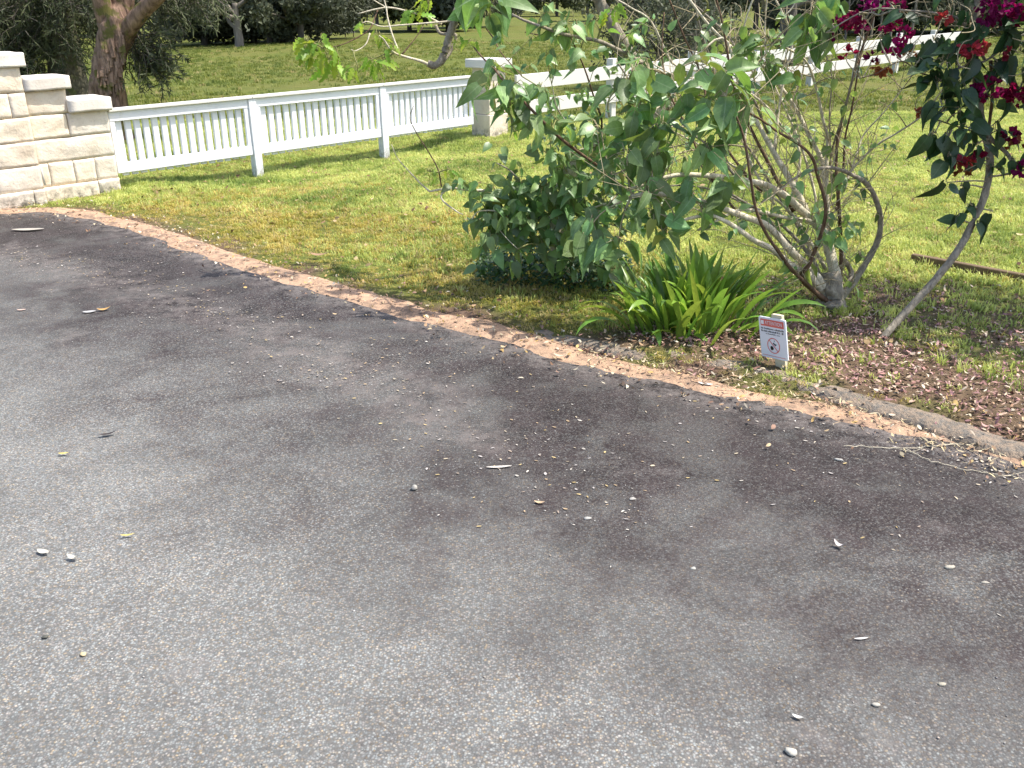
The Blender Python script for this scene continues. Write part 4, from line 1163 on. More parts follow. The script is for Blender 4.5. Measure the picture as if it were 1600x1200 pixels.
def bract_cluster(px, py, Y, rpx, mat, n, sz=.034, squash=.8):
    c = P(px, py, Y); rad = rpx / FPX * Y * .92
    V, F = [], []
    for _ in range(int(n * .8 + .5)):
        v = Vector((random.gauss(0, 1), random.gauss(0, 1), random.gauss(0, squash))).normalized() * rad * random.uniform(.25, 1) ** .6
        v.z *= squash
        ax = v.normalized()
        for k in range(3):
            d = (ax + Vector((random.gauss(0, .8), random.gauss(0, .8), random.gauss(0, .8)))).normalized()
            m = leaf_matrix(c + v, d, ax + Vector((random.gauss(0, .6), random.gauss(0, .6), random.gauss(0, .6))), sz * random.uniform(.75, 1.2))
            b = len(V)
            for q in [(0, 0, 0), (-.38, .35, .10), (-.36, .65, .13), (0, 1, .05), (.36, .65, .13), (.38, .35, .10), (0, .5, -.05)]:
                V.append(tuple(m @ Vector(q)))
            F += [(b, b + 6, b + 1), (b + 1, b + 6, b + 2), (b + 2, b + 6, b + 3), (b + 3, b + 6, b + 4), (b + 4, b + 6, b + 5), (b + 5, b + 6, b)]
    me = bpy.data.meshes.new('flower_cluster'); me.from_pydata(V, [], F); me.update()
    link('flower_cluster', me, rootC, M[mat])
    a = nearest(C.samples, c)
    C.twig(a, c, .004, .002, .04)
for f in [(1330, 33, 5.25, 17, 'bract', 22), (1309, 36, 5.25, 7, 'bract', 5), (1347, 43, 5.25, 6, 'bract', 4), (1325, 83, 5.25, 10, 'bract', 8), (1301, 59, 5.25, 4, 'bract', 3), (1364, 89, 5.2, 8, 'bract', 6), (1398, 73, 5.2, 17, 'bract', 22), (1412, 52, 5.2, 11, 'bract', 9), (1392, 38, 5.2, 14, 'bract', 16),
          (1397, 6, 5.2, 13, 'bract', 12), (1358, 2, 5.2, 14, 'bract', 14), (1415, 82, 5.18, 12, 'bract_bronze', 10), (1433, 88, 5.18, 9, 'bract_bronze', 6), (1378, 108, 5.2, 12, 'bract_bronze', 10), (1372, 118, 5.2, 7, 'bract_bronze', 4), (1560, 15, 4.95, 28, 'bract', 50), (1585, 22, 4.95, 16, 'bract', 16), (1545, 25, 4.95, 14, 'bract', 12),
          (1518, 75, 4.95, 17, 'bract_red', 24), (1545, 140, 4.92, 20, 'bract', 32), (1525, 143, 4.92, 10, 'bract', 9), (1590, 148, 4.92, 20, 'bract', 34), (1578, 145, 4.93, 10, 'bract', 8), (1581, 211, 4.92, 11, 'bract', 12), (1602, 265, 4.9, 16, 'bract', 24), (1588, 225, 4.92, 12, 'bract_bronze', 8), (1500, 252, 4.93, 8, 'bract_red', 7),
          (1513, 250, 4.93, 7, 'bract_red', 6), (1528, 243, 4.93, 7, 'bract', 6), (1505, 268, 4.93, 12, 'bract_bronze', 9), (1434, 174, 5.08, 8, 'bract_bronze', 5), (1475, 30, 5.0, 10, 'bract_red', 8), (1640, 180, 4.9, 18, 'bract', 24), (1580, 85, 4.97, 9, 'bract_red', 7), (1535, 70, 4.97, 9, 'bract_red', 8)]:
    bract_cluster(*f)
for k in range(520):   # its crown outside the frame, above and to the right
    c = P(random.uniform(1400, 1950), random.uniform(-300, -30), random.uniform(4.9, 6.1))
    C.extra.append(leaf_matrix(c, Vector((random.gauss(0, .6), random.gauss(-.1, .5), -.8)), (random.gauss(0, .5), -.4, .7), random.uniform(.09, .14)))
for k in range(160):
    c = P(random.uniform(1650, 1900), random.uniform(-30, 260), random.uniform(4.9, 5.8))
    C.extra.append(leaf_matrix(c, Vector((random.gauss(0, .6), random.gauss(-.1, .5), -.8)), (random.gauss(0, .5), -.4, .7), random.uniform(.09, .14)))
for k in range(1100):  # dense unseen crown added right of frame to shade the bed
    v = Vector((random.gauss(0, 1), random.gauss(0, 1), random.gauss(0, 1))).normalized() * random.random() ** .4
    c = Vector((3.78 + v.x * .9, 5.15 + v.y * .9, 2.0 + v.z * .6))
    C.extra.append(leaf_matrix(c, Vector((random.gauss(0, .6), random.gauss(-.1, .5), -.8)), (random.gauss(0, .5), -.4, .7), random.uniform(.09, .14)))
C.stem([P(1660, 225, 4.9), Vector((3.4, 5.0, 1.35)), Vector((4.0, 5.3, 1.6)), Vector((4.6, 5.6, 2.0))], .010, .006, 'stem_grey')
C.stem([P(1545, -120, 5.2), Vector((3.3, 5.3, 2.1)), Vector((4.0, 5.4, 2.2)), Vector((4.7, 5.3, 2.1))], .016, .006, 'stem_grey')
for k in range(40):
    v = Vector((random.gauss(0, 1), random.gauss(0, 1), random.gauss(0, 1))).normalized() * random.random() ** .4
    c = Vector((3.78 + v.x * .9, 5.15 + v.y * .9, 2.0 + v.z * .6))
    C.twig(nearest(C.samples, c), c, .006, .003, .12)
for k in range(30):
    c = P(random.uniform(1420, 1900), random.uniform(-280, -40), random.uniform(4.9, 6.1))
    C.twig(nearest(C.samples, c), c, .006, .003, .12)
C.finish(extra_mat='vine_canopy')

# ---------------------------------------------------------------- strap-leaved clump by the kerb
sc_ = G(1078, 522)
rootD = empty('strap_leaf_clump', sc_, 'clump of arching green strap leaves beside the kerb', 'plant')
def blade(base, az, L, w, lift, curl, mat, twist=0.0):
    n = 9
    V, F = [], []
    d = Vector((math.cos(az), math.sin(az), 0)); side = Vector((-math.sin(az), math.cos(az), 0))
    p = Vector(base); el = lift
    for i in range(n + 1):
        t = i / n
        ww = w * (0.55 + 0.9 * t if t < .5 else 1.0 * (1 - ((t - .5) / .5) ** 2.2) + 0.0) / 2
        dirv = d * math.cos(el) + Vector((0, 0, math.sin(el)))
        up_ = -d * math.sin(el) + Vector((0, 0, math.cos(el)))
        sd = (side * math.cos(twist * t) + up_ * math.sin(twist * t))
        V += [tuple(p - sd * ww + up_ * ww * .30), tuple(p), tuple(p + sd * ww + up_ * ww * .30)]
        p = p + dirv * (L / n)
        el -= curl / n * (0.4 + 1.4 * t)
    for i in range(n):
        a = 3 * i
        F += [(a, a + 1, a + 4, a + 3), (a + 1, a + 2, a + 5, a + 4)]
    me = bpy.data.meshes.new('blade'); me.from_pydata(V, [], F); me.update()
    me.polygons.foreach_set('use_smooth', [True] * len(me.polygons))
    link('blade', me, rootD, M[mat])
for k in range(150):
    cx = random.gauss(0, .16); cy = random.gauss(0, .09)
    cx = max(-.34, min(.34, cx))
    az = math.atan2(cy * 1.5 + random.gauss(0, .06), cx + random.gauss(0, .10)) + random.gauss(0, .35)
    outer = min(1, math.hypot(cx, cy) / .28)
    lift = R(87) - outer * R(27) + random.gauss(0, R(6))
    L = random.uniform(.36, .58) * (1 - .08 * outer)
    blade((sc_.x + cx, sc_.y + cy + .03, -.02), az, L, random.uniform(.032, .050), lift, R(random.choice([random.uniform(10, 60), random.uniform(50, 140)])) * (0.5 + .5 * outer), 'strap_leaf' if random.random() < .975 else 'strap_leaf_yellow', random.gauss(0, .5))
for k in range(9):
    az = R(random.uniform(180, 360))
    cx = random.uniform(-.32, .32)
    blade((sc_.x + cx, sc_.y - .06, -.01), az + random.gauss(0, .3), random.uniform(.20, .30), random.uniform(.032, .046), R(random.uniform(30, 62)), R(random.uniform(60, 130)), 'strap_leaf' if k else 'strap_leaf_yellow', random.gauss(0, .6))

# ---------------------------------------------------------------- low dark ground cover beneath the twisted shrub
mats = []
for k in range(2600):
    x = random.uniform(745, 985); y = random.uniform(405, 448) + (x - 745) * .055
    g = G(x, y)
    h = random.uniform(.0, .20) * (1 - abs((x - 850) / 150) ** 2 * .8 if abs(x - 850) < 150 else .2)
    d = Vector((random.gauss(0, .7), random.gauss(-.2, .6), random.gauss(.25, .5)))
    mats.append(leaf_matrix(g + Vector((0, 0, max(0, h))), d, (random.gauss(0, .5), random.gauss(-.3, .4), .8), random.uniform(.022, .05)))
o = link('ground_cover', joined_leaves('ground_cover', mats, LV['shrub'][0], M['cover_leaf']))
tag(o, 'low dark small-leafed ground cover beneath the twisted shrub', 'ground cover', kind='stuff')

# ---------------------------------------------------------------- grass
tuft_col = bpy.data.collections.new('tuft_shapes')
def tuft(name, n, h, spread, w, mat, lean=0.6):
    V, F = [], []
    for k in range(n):
        a = random.uniform(0, 6.283); r = spread * math.sqrt(random.random())
        b = Vector((math.cos(a) * r, math.sin(a) * r, -.008))
        az = random.uniform(0, 6.283); hh = h * random.uniform(.55, 1.15)
        d = Vector((math.cos(az), math.sin(az), 0)); s = Vector((-d.y, d.x, 0)) * w * random.uniform(.7, 1.2) / 2
        ln = lean * random.uniform(.2, 1.3)
        m = b + Vector((0, 0, hh * .6)) + d * hh * ln * .45
        t = b + Vector((0, 0, hh * (1.0 - .35 * ln))) + d * hh * ln * 1.15
        i = len(V)
        V += [b - s, b + s, m + s * .9, m - s * .9, t]
        F += [(i, i + 1, i + 2, i + 3), (i + 3, i + 2, i + 4)]
    me = bpy.data.meshes.new(name); me.from_pydata([tuple(v) for v in V], [], F); me.update()
    me.materials.append(M[mat])
    o = bpy.data.objects.new(name, me)
    return o
def grass_field(name, label, shapes, Pn, scl, zoff=0.0):
    coll = bpy.data.collections.new(name + '_shapes')
    for s in shapes: coll.objects.link(s)
    n = len(Pn)
    zz = ground_z(Pn[:, 0], Pn[:, 1]) + zoff
    me = bpy.data.meshes.new(name)
    me.vertices.add(n)
    me.vertices.foreach_set('co', np.stack([Pn[:, 0], Pn[:, 1], zz], 1).astype(np.float32).ravel())
    attr_f(me, 'scl', scl)
    a = me.attributes.new('rot', 'FLOAT_VECTOR', 'POINT')
    rr = np.zeros((n, 3), np.float32); rr[:, 2] = rng.uniform(0, 6.283, n); rr[:, 0] = rng.normal(0, .12, n); rr[:, 1] = rng.normal(0, .12, n)
    a.data.foreach_set('vector', rr.ravel())
    a = me.attributes.new('pick', 'INT', 'POINT')
    a.data.foreach_set('value', rng.integers(0, len(shapes), n).astype(np.int32))
    o = link(name, me)
    ng = bpy.data.node_groups.new(name, 'GeometryNodeTree')
    ng.interface.new_socket('Geometry', in_out='INPUT', socket_type='NodeSocketGeometry')
    ng.interface.new_socket('Geometry', in_out='OUTPUT', socket_type='NodeSocketGeometry')
    N = ng.nodes; L = ng.links
    gi, go = N.new('NodeGroupInput'), N.new('NodeGroupOutput')
    iop = N.new('GeometryNodeInstanceOnPoints')
    ci = N.new('GeometryNodeCollectionInfo')
    ci.inputs['Collection'].default_value = coll
    ci.inputs['Separate Children'].default_value = True
    ci.inputs['Reset Children'].default_value = True
    def na(nm, t):
        q = N.new('GeometryNodeInputNamedAttribute'); q.data_type = t; q.inputs['Name'].default_value = nm
        return q.outputs['Attribute']
    L.new(gi.outputs[0], iop.inputs['Points'])
    L.new(ci.outputs[0], iop.inputs['Instance'])
    iop.inputs['Pick Instance'].default_value = True
    L.new(na('pick', 'INT'), iop.inputs['Instance Index'])
    L.new(na('rot', 'FLOAT_VECTOR'), iop.inputs['Rotation'])
    L.new(na('scl', 'FLOAT'), iop.inputs['Scale'])
    L.new(iop.outputs[0], go.inputs[0])
    md = o.modifiers.new('grow', 'NODES'); md.node_group = ng
    return tag(o, label, 'grass', kind='stuff')
lush = [tuft('tuft_lush', 16, .050, .060, .0075, 'grass_lush') for _ in range(4)]
dry = [tuft('tuft_dry', 16, .040, .060, .0070, 'grass_dry', .9) for _ in range(4)]
tall = [tuft('tuft_tall', 14, .11, .05, .008, 'grass_lush', .5) for _ in range(3)]
def in_view(Pn, margin=0.6):
    return np.abs(Pn[:, 0]) < Pn[:, 1] * 0.60 + margin
def sample(x0, x1, y0, y1, dens):
    n = int((x1 - x0) * (y1 - y0) * dens)
    return np.stack([rng.uniform(x0, x1, n), rng.uniform(y0, y1, n)], 1)
Pn = sample(-8, 10, 3.2, 15.5, 560)
Pn = Pn[in_view(Pn, 1.0)]
d = edge_d(Pn); mm = mulch_mask(Pn[:, 0], Pn[:, 1])
prob = sstep(0.16, 0.50, d + 0.13 * vnoise(Pn[:, 0] * 4, Pn[:, 1] * 4, 31)) * (1 - 0.93 * mm)
so = (Pn - O_WALL) @ UF; oo = (Pn - O_WALL) @ NF
prob = np.maximum(prob, 0.07 * (d > 0.03) * (vnoise(Pn[:, 0] * 7, Pn[:, 1] * 7, 77) > 0.1))
prob *= ~((so > -1.9) & (so < 0.03) & (oo > -0.4) & (oo < 0.06))
shade = np.exp(-(((Pn[:, 0] - 2.9) / .9) ** 2 + ((Pn[:, 1] - 4.9) / .9) ** 2))
prob *= 1 - 0.6 * shade
Pn = Pn[rng.random(len(Pn)) < prob]
d = edge_d(Pn)
# dryness: strong near the drive on the left, fades towards the fence
dr = sstep(3.4, 0.5, d + 0.8 * vnoise(Pn[:, 0] * 1.2, Pn[:, 1] * 1.2, 33)) * sstep(1.6, -0.2, Pn[:, 0]) * 0.85 + 0.10
oo = (Pn - O_WALL) @ NF
dr *= sstep(0.2, 1.2, np.abs(oo))
isdry = rng.random(len(Pn)) < dr
sc1 = rng.uniform(.6, 1.2, len(Pn)) * (1 + .30 * vnoise(Pn[:, 0] * 3.1, Pn[:, 1] * 3.1, 61)) * (0.55 + 0.45 * sstep(0.3, 1.0, d))
grass_field('dry_lawn_grass', 'short yellowing grass beside the driveway', dry, Pn[isdry], sc1[isdry])
grass_field('lawn_grass', 'short green lawn grass around fence and shrubs', lush, Pn[~isdry], sc1[~isdry])
Pf = sample(-30, 40, 15.5, 46, 34)
Pf = Pf[in_view(Pf, 2)]
Pf = Pf[rng.random(len(Pf)) < np.clip(18 / Pf[:, 1], 0.2, 1)]
Pf = Pf[vnoise(Pf[:, 0] * .5, Pf[:, 1] * .5, 40) + rng.normal(0, .5, len(Pf)) > -0.3]
padd = [tuft('tuft_paddock', 16, .050, .060, .0075, 'grass_paddock') for _ in range(4)]
grass_field('paddock_grass', 'mown green paddock grass beyond the fence', padd, Pf, rng.uniform(1.2, 2.3, len(Pf)))
# longer tufts at the feet of posts, wall, pier and stump
pts = []
for (cx, cy, r, n) in [(*W(1.63, -.05, 0)[:2], .22, 26), (*W(3.45, -.05, 0)[:2], .22, 26), (*W(-.2, .08, 0)[:2], .2, 12), (*W(.4, -.1, 0)[:2], .3, 16), (*WP(.15, .05, 0)[:2], .35, 30), (1.98, 5.33, .22, 24), (2.85, 6.4, .3, 10), (0.62, 4.95, .3, 10), (2.2, 4.1, .25, 10), (2.35, 3.75, .3, 8)]:
    for _ in range(n): pts.append((random.gauss(cx, r * .6), random.gauss(cy, r * .6)))
for s in np.arange(0.1, 5, .06): pts.append(tuple(W(s, random.gauss(-.1, .08), 0)[:2]))
for s in np.arange(0.1, 12, .10): pts.append(tuple(W2(s, random.gauss(0, .08), 0)[:2]))
for _ in range(1500):
    q = (random.uniform(-5, 7), random.uniform(4.8, 15)); pts.append(q)
pts = np.array(pts); pts = pts[(edge_d(pts) > .45) & in_view(pts) & (vnoise(pts[:, 0] * 2, pts[:, 1] * 2, 88) > -.1)]
grass_field('long_grass', 'longer grass tufts along the fence line and around the bed', tall, pts, rng.uniform(.4, .85, len(pts)))

# ---------------------------------------------------------------- litter: chips, dry leaves, grit
def chips(name, label, cat, Pn, z, Ls, ws, pal, flat=0.35, curl=0.25):
    n = len(Pn)
    az = rng.uniform(0, 6.283, n)
    tilt = rng.normal(0, flat, n); roll_ = rng.normal(0, flat, n)
    L = rng.uniform(*Ls, n); w = L * rng.uniform(*ws, n)
    dd = np.stack([np.cos(az) * np.cos(tilt), np.sin(az) * np.cos(tilt), np.sin(tilt)], 1)
    ss = np.stack([-np.sin(az) * np.cos(roll_), np.cos(az) * np.cos(roll_), np.sin(roll_)], 1)
    nn = np.cross(dd, ss)
    c = np.stack([Pn[:, 0], Pn[:, 1], z], 1)
    cu = (rng.normal(0, curl, n) * L)[:, None]
    rows = []
    for (a, b, h) in [(-.5, 0, 1), (-.2, .5, .3), (-.2, -.5, .3), (.2, .5, .3), (.2, -.5, .3), (.5, 0, 1)]:
        rows.append(c + dd * (a * L)[:, None] + ss * (b * w)[:, None] + nn * cu * h)
    V = np.stack(rows, 1).reshape(-1, 3)
    base = (np.arange(n) * 6)[:, None]
    F = np.concatenate([base + np.array([[0, 1, 2, 2]])[:, :], base + np.array([[2, 1, 3, 4]]), base + np.array([[4, 3, 5, 5]])])
    Q = np.concatenate([base + np.array([[2, 1, 3, 4]])])
    T = np.concatenate([base + np.array([[0, 1, 2]]), base + np.array([[4, 3, 5]]), base + np.array([[2, 1, 3]]), base + np.array([[2, 3, 4]])])
    pal = np.array(pal); ci_ = pal[rng.integers(0, len(pal), n)] * rng.uniform(.65, 1.3, (n, 1))
    me = mesh_np(name, V, T, M['litter'], False, np.repeat(np.clip(ci_, 0, .9), 6, 0))
    return tag(link(name, me), label, cat, kind='stuff')
Pm = sample(-0.6, 5, 2.2, 6.2, 2300)
mm = mulch_mask(Pm[:, 0], Pm[:, 1]); 
Pm = Pm[(rng.random(len(Pm)) < mm * .9) & (edge_d(Pm) > .02)]
kd = seg_dist(Pm, KERB)
Pm = Pm[np.hypot(Pm[:, 0] - sg.x, Pm[:, 1] - sg.y + .02) > .07]
kd = seg_dist(Pm, KERB)
Pm = Pm[(kd > 0.07) | (rng.random(len(Pm)) < .22 * sstep(.0, .06, kd))]
chips('mulch_chips', 'pink brown bark mulch and dry leaves in the garden bed', 'mulch', Pm, np.where(seg_dist(Pm, KERB) < .07, .048, ground_z(Pm[:, 0], Pm[:, 1])) + rng.uniform(.004, .03, len(Pm)), (.010, .042), (.16, .45),
      [(.36, .19, .16), (.44, .26, .23), (.20, .10, .08), (.44, .30, .22), (.34, .18, .17), (.15, .085, .06), (.48, .36, .25), (.26, .14, .14), (.56, .47, .36), (.10, .06, .045)])
Pl = sample(-5, 3.2, 3, 9, 700)
d = edge_d(Pl)
Pl = Pl[rng.random(len(Pl)) < np.exp(-((d - .20) / .26) ** 2) * (0.75 + .3 * sstep(-1.5, .8, Pl[:, 0]))]
chips('verge_litter', 'dry leaf scraps lying along the dirt verge', 'leaf litter', Pl, np.maximum(ground_z(Pl[:, 0], Pl[:, 1]), 0) + rng.uniform(.012, .034, len(Pl)), (.010, .036), (.2, .55),
      [(.45, .34, .20), (.34, .22, .13), (.50, .42, .28), (.22, .13, .08), (.48, .32, .12), (.55, .48, .36), (.28, .17, .12), (.14, .09, .06), (.16, .11, .08)])
Pl = sample(-6, 6, 4.6, 12, 20)
d = edge_d(Pl); Pl = Pl[(d > .5) & in_view(Pl)]
chips('lawn_litter', 'dead leaves scattered through the lawn', 'leaf litter', Pl, ground_z(Pl[:, 0], Pl[:, 1]) + rng.uniform(.02, .045, len(Pl)), (.02, .06), (.3, .6),
      [(.24, .14, .07), (.32, .22, .11), (.40, .30, .16), (.16, .09, .05)])
Ps = np.array([(random.gauss(q.x, .07), random.gauss(q.y, .07)) for q in [Vector((*random.choice(spline([(x, y, 0) for x, y in KERB[2:-1]], 20)).xy, 0)) + Vector((-.06, -.12, 0)) for _ in range(800)]])
chips('verge_straw', 'straw and grass clippings caught in front of the kerb', 'straw', Ps, np.maximum(ground_z(Ps[:, 0], Ps[:, 1]), 0) + rng.uniform(.008, .026, len(Ps)), (.012, .05), (.06, .16),
      [(.50, .42, .24), (.60, .52, .34), (.40, .30, .17), (.30, .22, .14), (.55, .40, .28)], .25, .15)
# litter washed onto the driveway
def near_path(n, path, sig):
    out = []
    pp = [G(*p) for p in path]
    for _ in range(n):
        i = random.randrange(len(pp) - 1); t = random.random()
        q = pp[i].lerp(pp[i + 1], t)
        out.append((q.x + random.gauss(0, sig), q.y + random.gauss(0, sig)))
    return out
pts = near_path(420, [(0, 390), (120, 420), (300, 465), (420, 520)], .16) + near_path(160, [(440, 545), (520, 580), (640, 610)], .2) + near_path(160, [(640, 650), (760, 690), (900, 760), (1000, 800)], .2)
pts += near_path(500, [(1080, 615), (1200, 630), (1350, 660), (1500, 700), (1600, 735)], .07) + near_path(200, [(100, 400), (500, 520), (900, 620), (1300, 720), (1600, 800)], .35)
pts = np.array(pts); pts = pts[edge_d(pts) < -.02]
chips('driveway_litter', 'pale leaf scraps washed across the driveway', 'leaf litter', pts, np.full(len(pts), .007), (.006, .024), (.2, .5),
      [(.46, .39, .28), (.38, .28, .17), (.50, .46, .40), (.30, .24, .19), (.42, .32, .15), (.36, .33, .31)], .08, .05)
def grit(name, label, Pn, sz, pal):
    n = len(Pn)
    r = rng.uniform(*sz, n) * rng.choice([.6, .8, 1, 1, 1.6], n)
    oct_ = np.array([(1, 0, 0), (0, 1, 0), (-1, 0, 0), (0, -1, 0), (0, 0, .55), (.3, .3, -.4)])
    a = rng.uniform(0, 6.28, n); el = rng.uniform(.55, 1.0, n)
    ca, sa = np.cos(a), np.sin(a)
    V = np.empty((n, 6, 3))
    for k, (x, y, zz) in enumerate(oct_):
        j = rng.uniform(.75, 1.2, n)
        V[:, k, 0] = Pn[:, 0] + r * j * (x * ca - y * el * sa)
        V[:, k, 1] = Pn[:, 1] + r * j * (x * sa + y * el * ca)
        V[:, k, 2] = .003 + r * (zz + .25)
    T = np.array([(0, 1, 4), (1, 2, 4), (2, 3, 4), (3, 0, 4), (1, 0, 5), (2, 1, 5), (3, 2, 5), (0, 3, 5)])
    F = (T[None] + (np.arange(n) * 6)[:, None, None]).reshape(-1, 3)
    pal = np.array(pal); c = pal[rng.integers(0, len(pal), n)] * rng.uniform(.7, 1.2, (n, 1))
    me = mesh_np(name, V.reshape(-1, 3), F, M['litter'], False, np.repeat(np.clip(c, 0, .85), 6, 0))
    return tag(link(name, me), label, 'grit', kind='stuff')
Pg = sample(-5, 3, 1.6, 8.4, 130)
d = edge_d(Pg)
Pg = Pg[(d < -.05) & in_view(Pg, .2)]
d = edge_d(Pg)
Pg = Pg[rng.random(len(Pg)) < .15 + .85 * sstep(-3, -1.0, d)]
ex = np.array(near_path(1100, [(0, 390), (120, 420), (300, 465), (420, 520), (620, 610), (760, 690), (900, 760), (1050, 830)], .15)); ex = ex[edge_d(ex) < -.05]
grit('loose_grit', 'loose pale grit and tiny stones on the driveway', np.concatenate([Pg, ex]), (.0012, .0032), [(.46, .43, .39), (.35, .33, .31), (.27, .25, .24), (.55, .52, .47), (.38, .32, .27), (.20, .19, .19)])

# ---------------------------------------------------------------- single fallen leaves and stones on the driveway
def fallen_leaf(px, py, Lpx, wr, az, c, label, curl=.1, z=.008, name='fallen_leaf', cat='leaf'):
    g = G(px, py); dist = math.hypot(g.y, CAMH)
    L = Lpx / FPX * dist
    n = 7; V, F = [], []
    for i in range(n + 1):
        t = i / n
        w = L * wr * math.sin(math.pi * min(.98, .03 + t * .94)) ** .8 / 2
        zz = z + L * curl * (2 * abs(t - .45)) ** 2
        x = (t - .5) * L
        for s in (-1, 0, 1):
            V.append((x + .04 * L * mnoise.noise(Vector((px, t * 3, s))), s * w, zz + abs(s) * w * (.04 + curl) ))
    for i in range(n):
        a = 3 * i
        F += [(a, a + 3, a + 4, a + 1), (a + 1, a + 4, a + 5, a + 2)]
    me = bpy.data.meshes.new(name); me.from_pydata(V, [], F); me.update()
    m = Matrix.Translation((g.x, g.y, 0)) @ Matrix.Rotation(R(az), 4, 'Z')
    c = tuple(x * .78 for x in c)
    key = 'dry_%02d_%02d_%02d' % tuple(int(x * 50) for x in c)
    if key not in M: simple(key, c, 0.7, .2, 60, .3, 120, .002)
    me.polygons.foreach_set('use_smooth', [True] * len(me.polygons))
    tag(link(name, me, None, M[key], m), label, cat, 'fallen leaves on the driveway')
def pebble(px, py, wpx, c, label, flat=.5, el=.75):
    g = G(px, py); r = wpx / FPX * math.hypot(g.y, CAMH) / 2 * .9; c = tuple(x * .66 for x in c); flat *= .75
    bm = bmesh.new(); bmesh.ops.create_icosphere(bm, subdivisions=2, radius=r)
    for v in bm.verts:
        k = 1 + .55 * mnoise.noise(v.co / r * 1.1 + Vector((px, py, 0)))
        v.co = Vector((v.co.x * k, v.co.y * k * el, v.co.z * k * flat + r * flat * .75))
    me = bpy.data.meshes.new('pebble'); bm.to_mesh(me); bm.free()
    me.polygons.foreach_set('use_smooth', [True] * len(me.polygons))
    key = 'peb_%02d_%02d_%02d' % tuple(int(x * 50) for x in c)
    if key not in M: simple(key, c, 0.75, .15, 60, .3, 150, .002)
    tag(link('pebble', me, None, M[key], Matrix.Translation((g.x, g.y, .002)) @ Matrix.Rotation(random.uniform(-.5, .5), 4, 'Z')), label, 'stone', 'loose stones on the driveway')
CR, TAN, OR_, GRY, DRK, YEL = (.58, .55, .46), (.50, .38, .22), (.55, .33, .12), (.48, .47, .46), (.06, .05, .045), (.60, .48, .14)
fallen_leaf(44, 360, 50, .30, 0, (.46, .42, .36), 'large pale flat leaf on the driveway close to the sandstone wall', .02)
fallen_leaf(140, 489, 20, .5, 10, GRY, 'pale grey leaf on the driveway beside the tan curled leaf', .05)
fallen_leaf(163, 486, 20, .45, 20, OR_, 'tan curled leaf on the driveway beside the pale grey leaf', .2)
fallen_leaf(34, 486, 14, .5, 0, (.55, .40, .33), 'pinkish leaf on the far left driveway below the wall', .05)
fallen_leaf(168, 681, 26, .3, 20, DRK, 'dark narrow leaf on the left of the driveway', .12)
fallen_leaf(100, 711, 16, .35, 5, YEL, 'yellow leaf on the left of the driveway near a dark narrow leaf', .08)
fallen_leaf(68, 865, 24, .45, -25, CR, 'flat white leaf near the left edge, left of a curled one', .08)
fallen_leaf(115, 875, 22, .40, -20, (.54, .52, .45), 'curled white leaf near the left edge, right of a flat one', .3)
fallen_leaf(200, 839, 22, .2, 8, YEL, 'thin yellowish leaf right of the two white leaves', .1)
pebble(647, 766, 12, (.50, .47, .41), 'pale upright stone alone in the middle of the driveway', 1.1)
fallen_leaf(780, 732, 40, .16, 4, (.60, .56, .50), 'long pale strip of bark in the middle of the driveway', .03)
fallen_leaf(843, 788, 17, .4, -15, (.56, .40, .25), 'small tan leaf just below the long pale bark strip', .15)
pebble(918, 812, 14, (.50, .48, .44), 'elongated white stone below the tan leaf, mid driveway', .5, .5)
pebble(988, 781, 12, (.46, .44, .40), 'white pebble right of centre, above the elongated white stone', .5)
pebble(1310, 720, 14, (.52, .50, .45), 'flat white pebble on the driveway below the sign', .4, .6)
fallen_leaf(1311, 858, 20, .4, -50, (.66, .60, .58), 'curled pale leaf standing on edge on the right of the driveway', .5, .012)
pebble(1484, 889, 20, (.52, .48, .39), 'cream oval stone near the right edge of the driveway', .45, .55)
pebble(1538, 912, 14, (.5, .46, .38), 'small cream stone right of and below the cream oval stone', .4, .4)
pebble(1083, 890, 10, (.5, .49, .44), 'small white pebble on the driveway right of centre', .5)
pebble(1235, 1177, 19, (.60, .57, .49), 'largest white stone, at the bottom of the driveway', .6, .8)
pebble(1368, 1103, 13, (.52, .49, .42), 'white stone at the lower right of the driveway', .5)
fallen_leaf(1246, 1124, 16, .4, -30, (.66, .64, .58), 'pale leaf above the largest white stone', .15)
pebble(1471, 1071, 12, (.5, .46, .36), 'cream stone at the lower right, right of the white stone', .5)
fallen_leaf(1102, 604, 24, .35, -30, (.62, .62, .60), 'pale grey strip leaf at the verge left of the sign', .06, .014)
fallen_leaf(1461, 663, 26, .6, 10, (.52, .24, .28), 'pink fallen bract lying against the kerb', .2, .02)
fallen_leaf(1484, 668, 18, .5, -40, (.36, .42, .10), 'yellow green leaf beside the pink bract at the kerb', .3, .02)
fallen_leaf(500, 405, 30, .4, -8, (.36, .22, .13), 'brown dry leaf on the verge below the lawn', .15, .03)
fallen_leaf(875, 562, 22, .3, -25, (.56, .50, .36), 'cream dry leaf at the asphalt edge left of the strap leaves', .2, .02)
fallen_leaf(1345, 1001, 22, .2, 5, (.60, .58, .55), 'thin pale leaf on the driveway at the lower right', .05)
pebble(71, 1000 - 3, 11, (.12, .12, .10), 'dark stone at the lower left of the driveway', .6)
pebble(130, 1024, 12, (.66, .54, .32), 'tan pebble at the lower left of the driveway', .5)
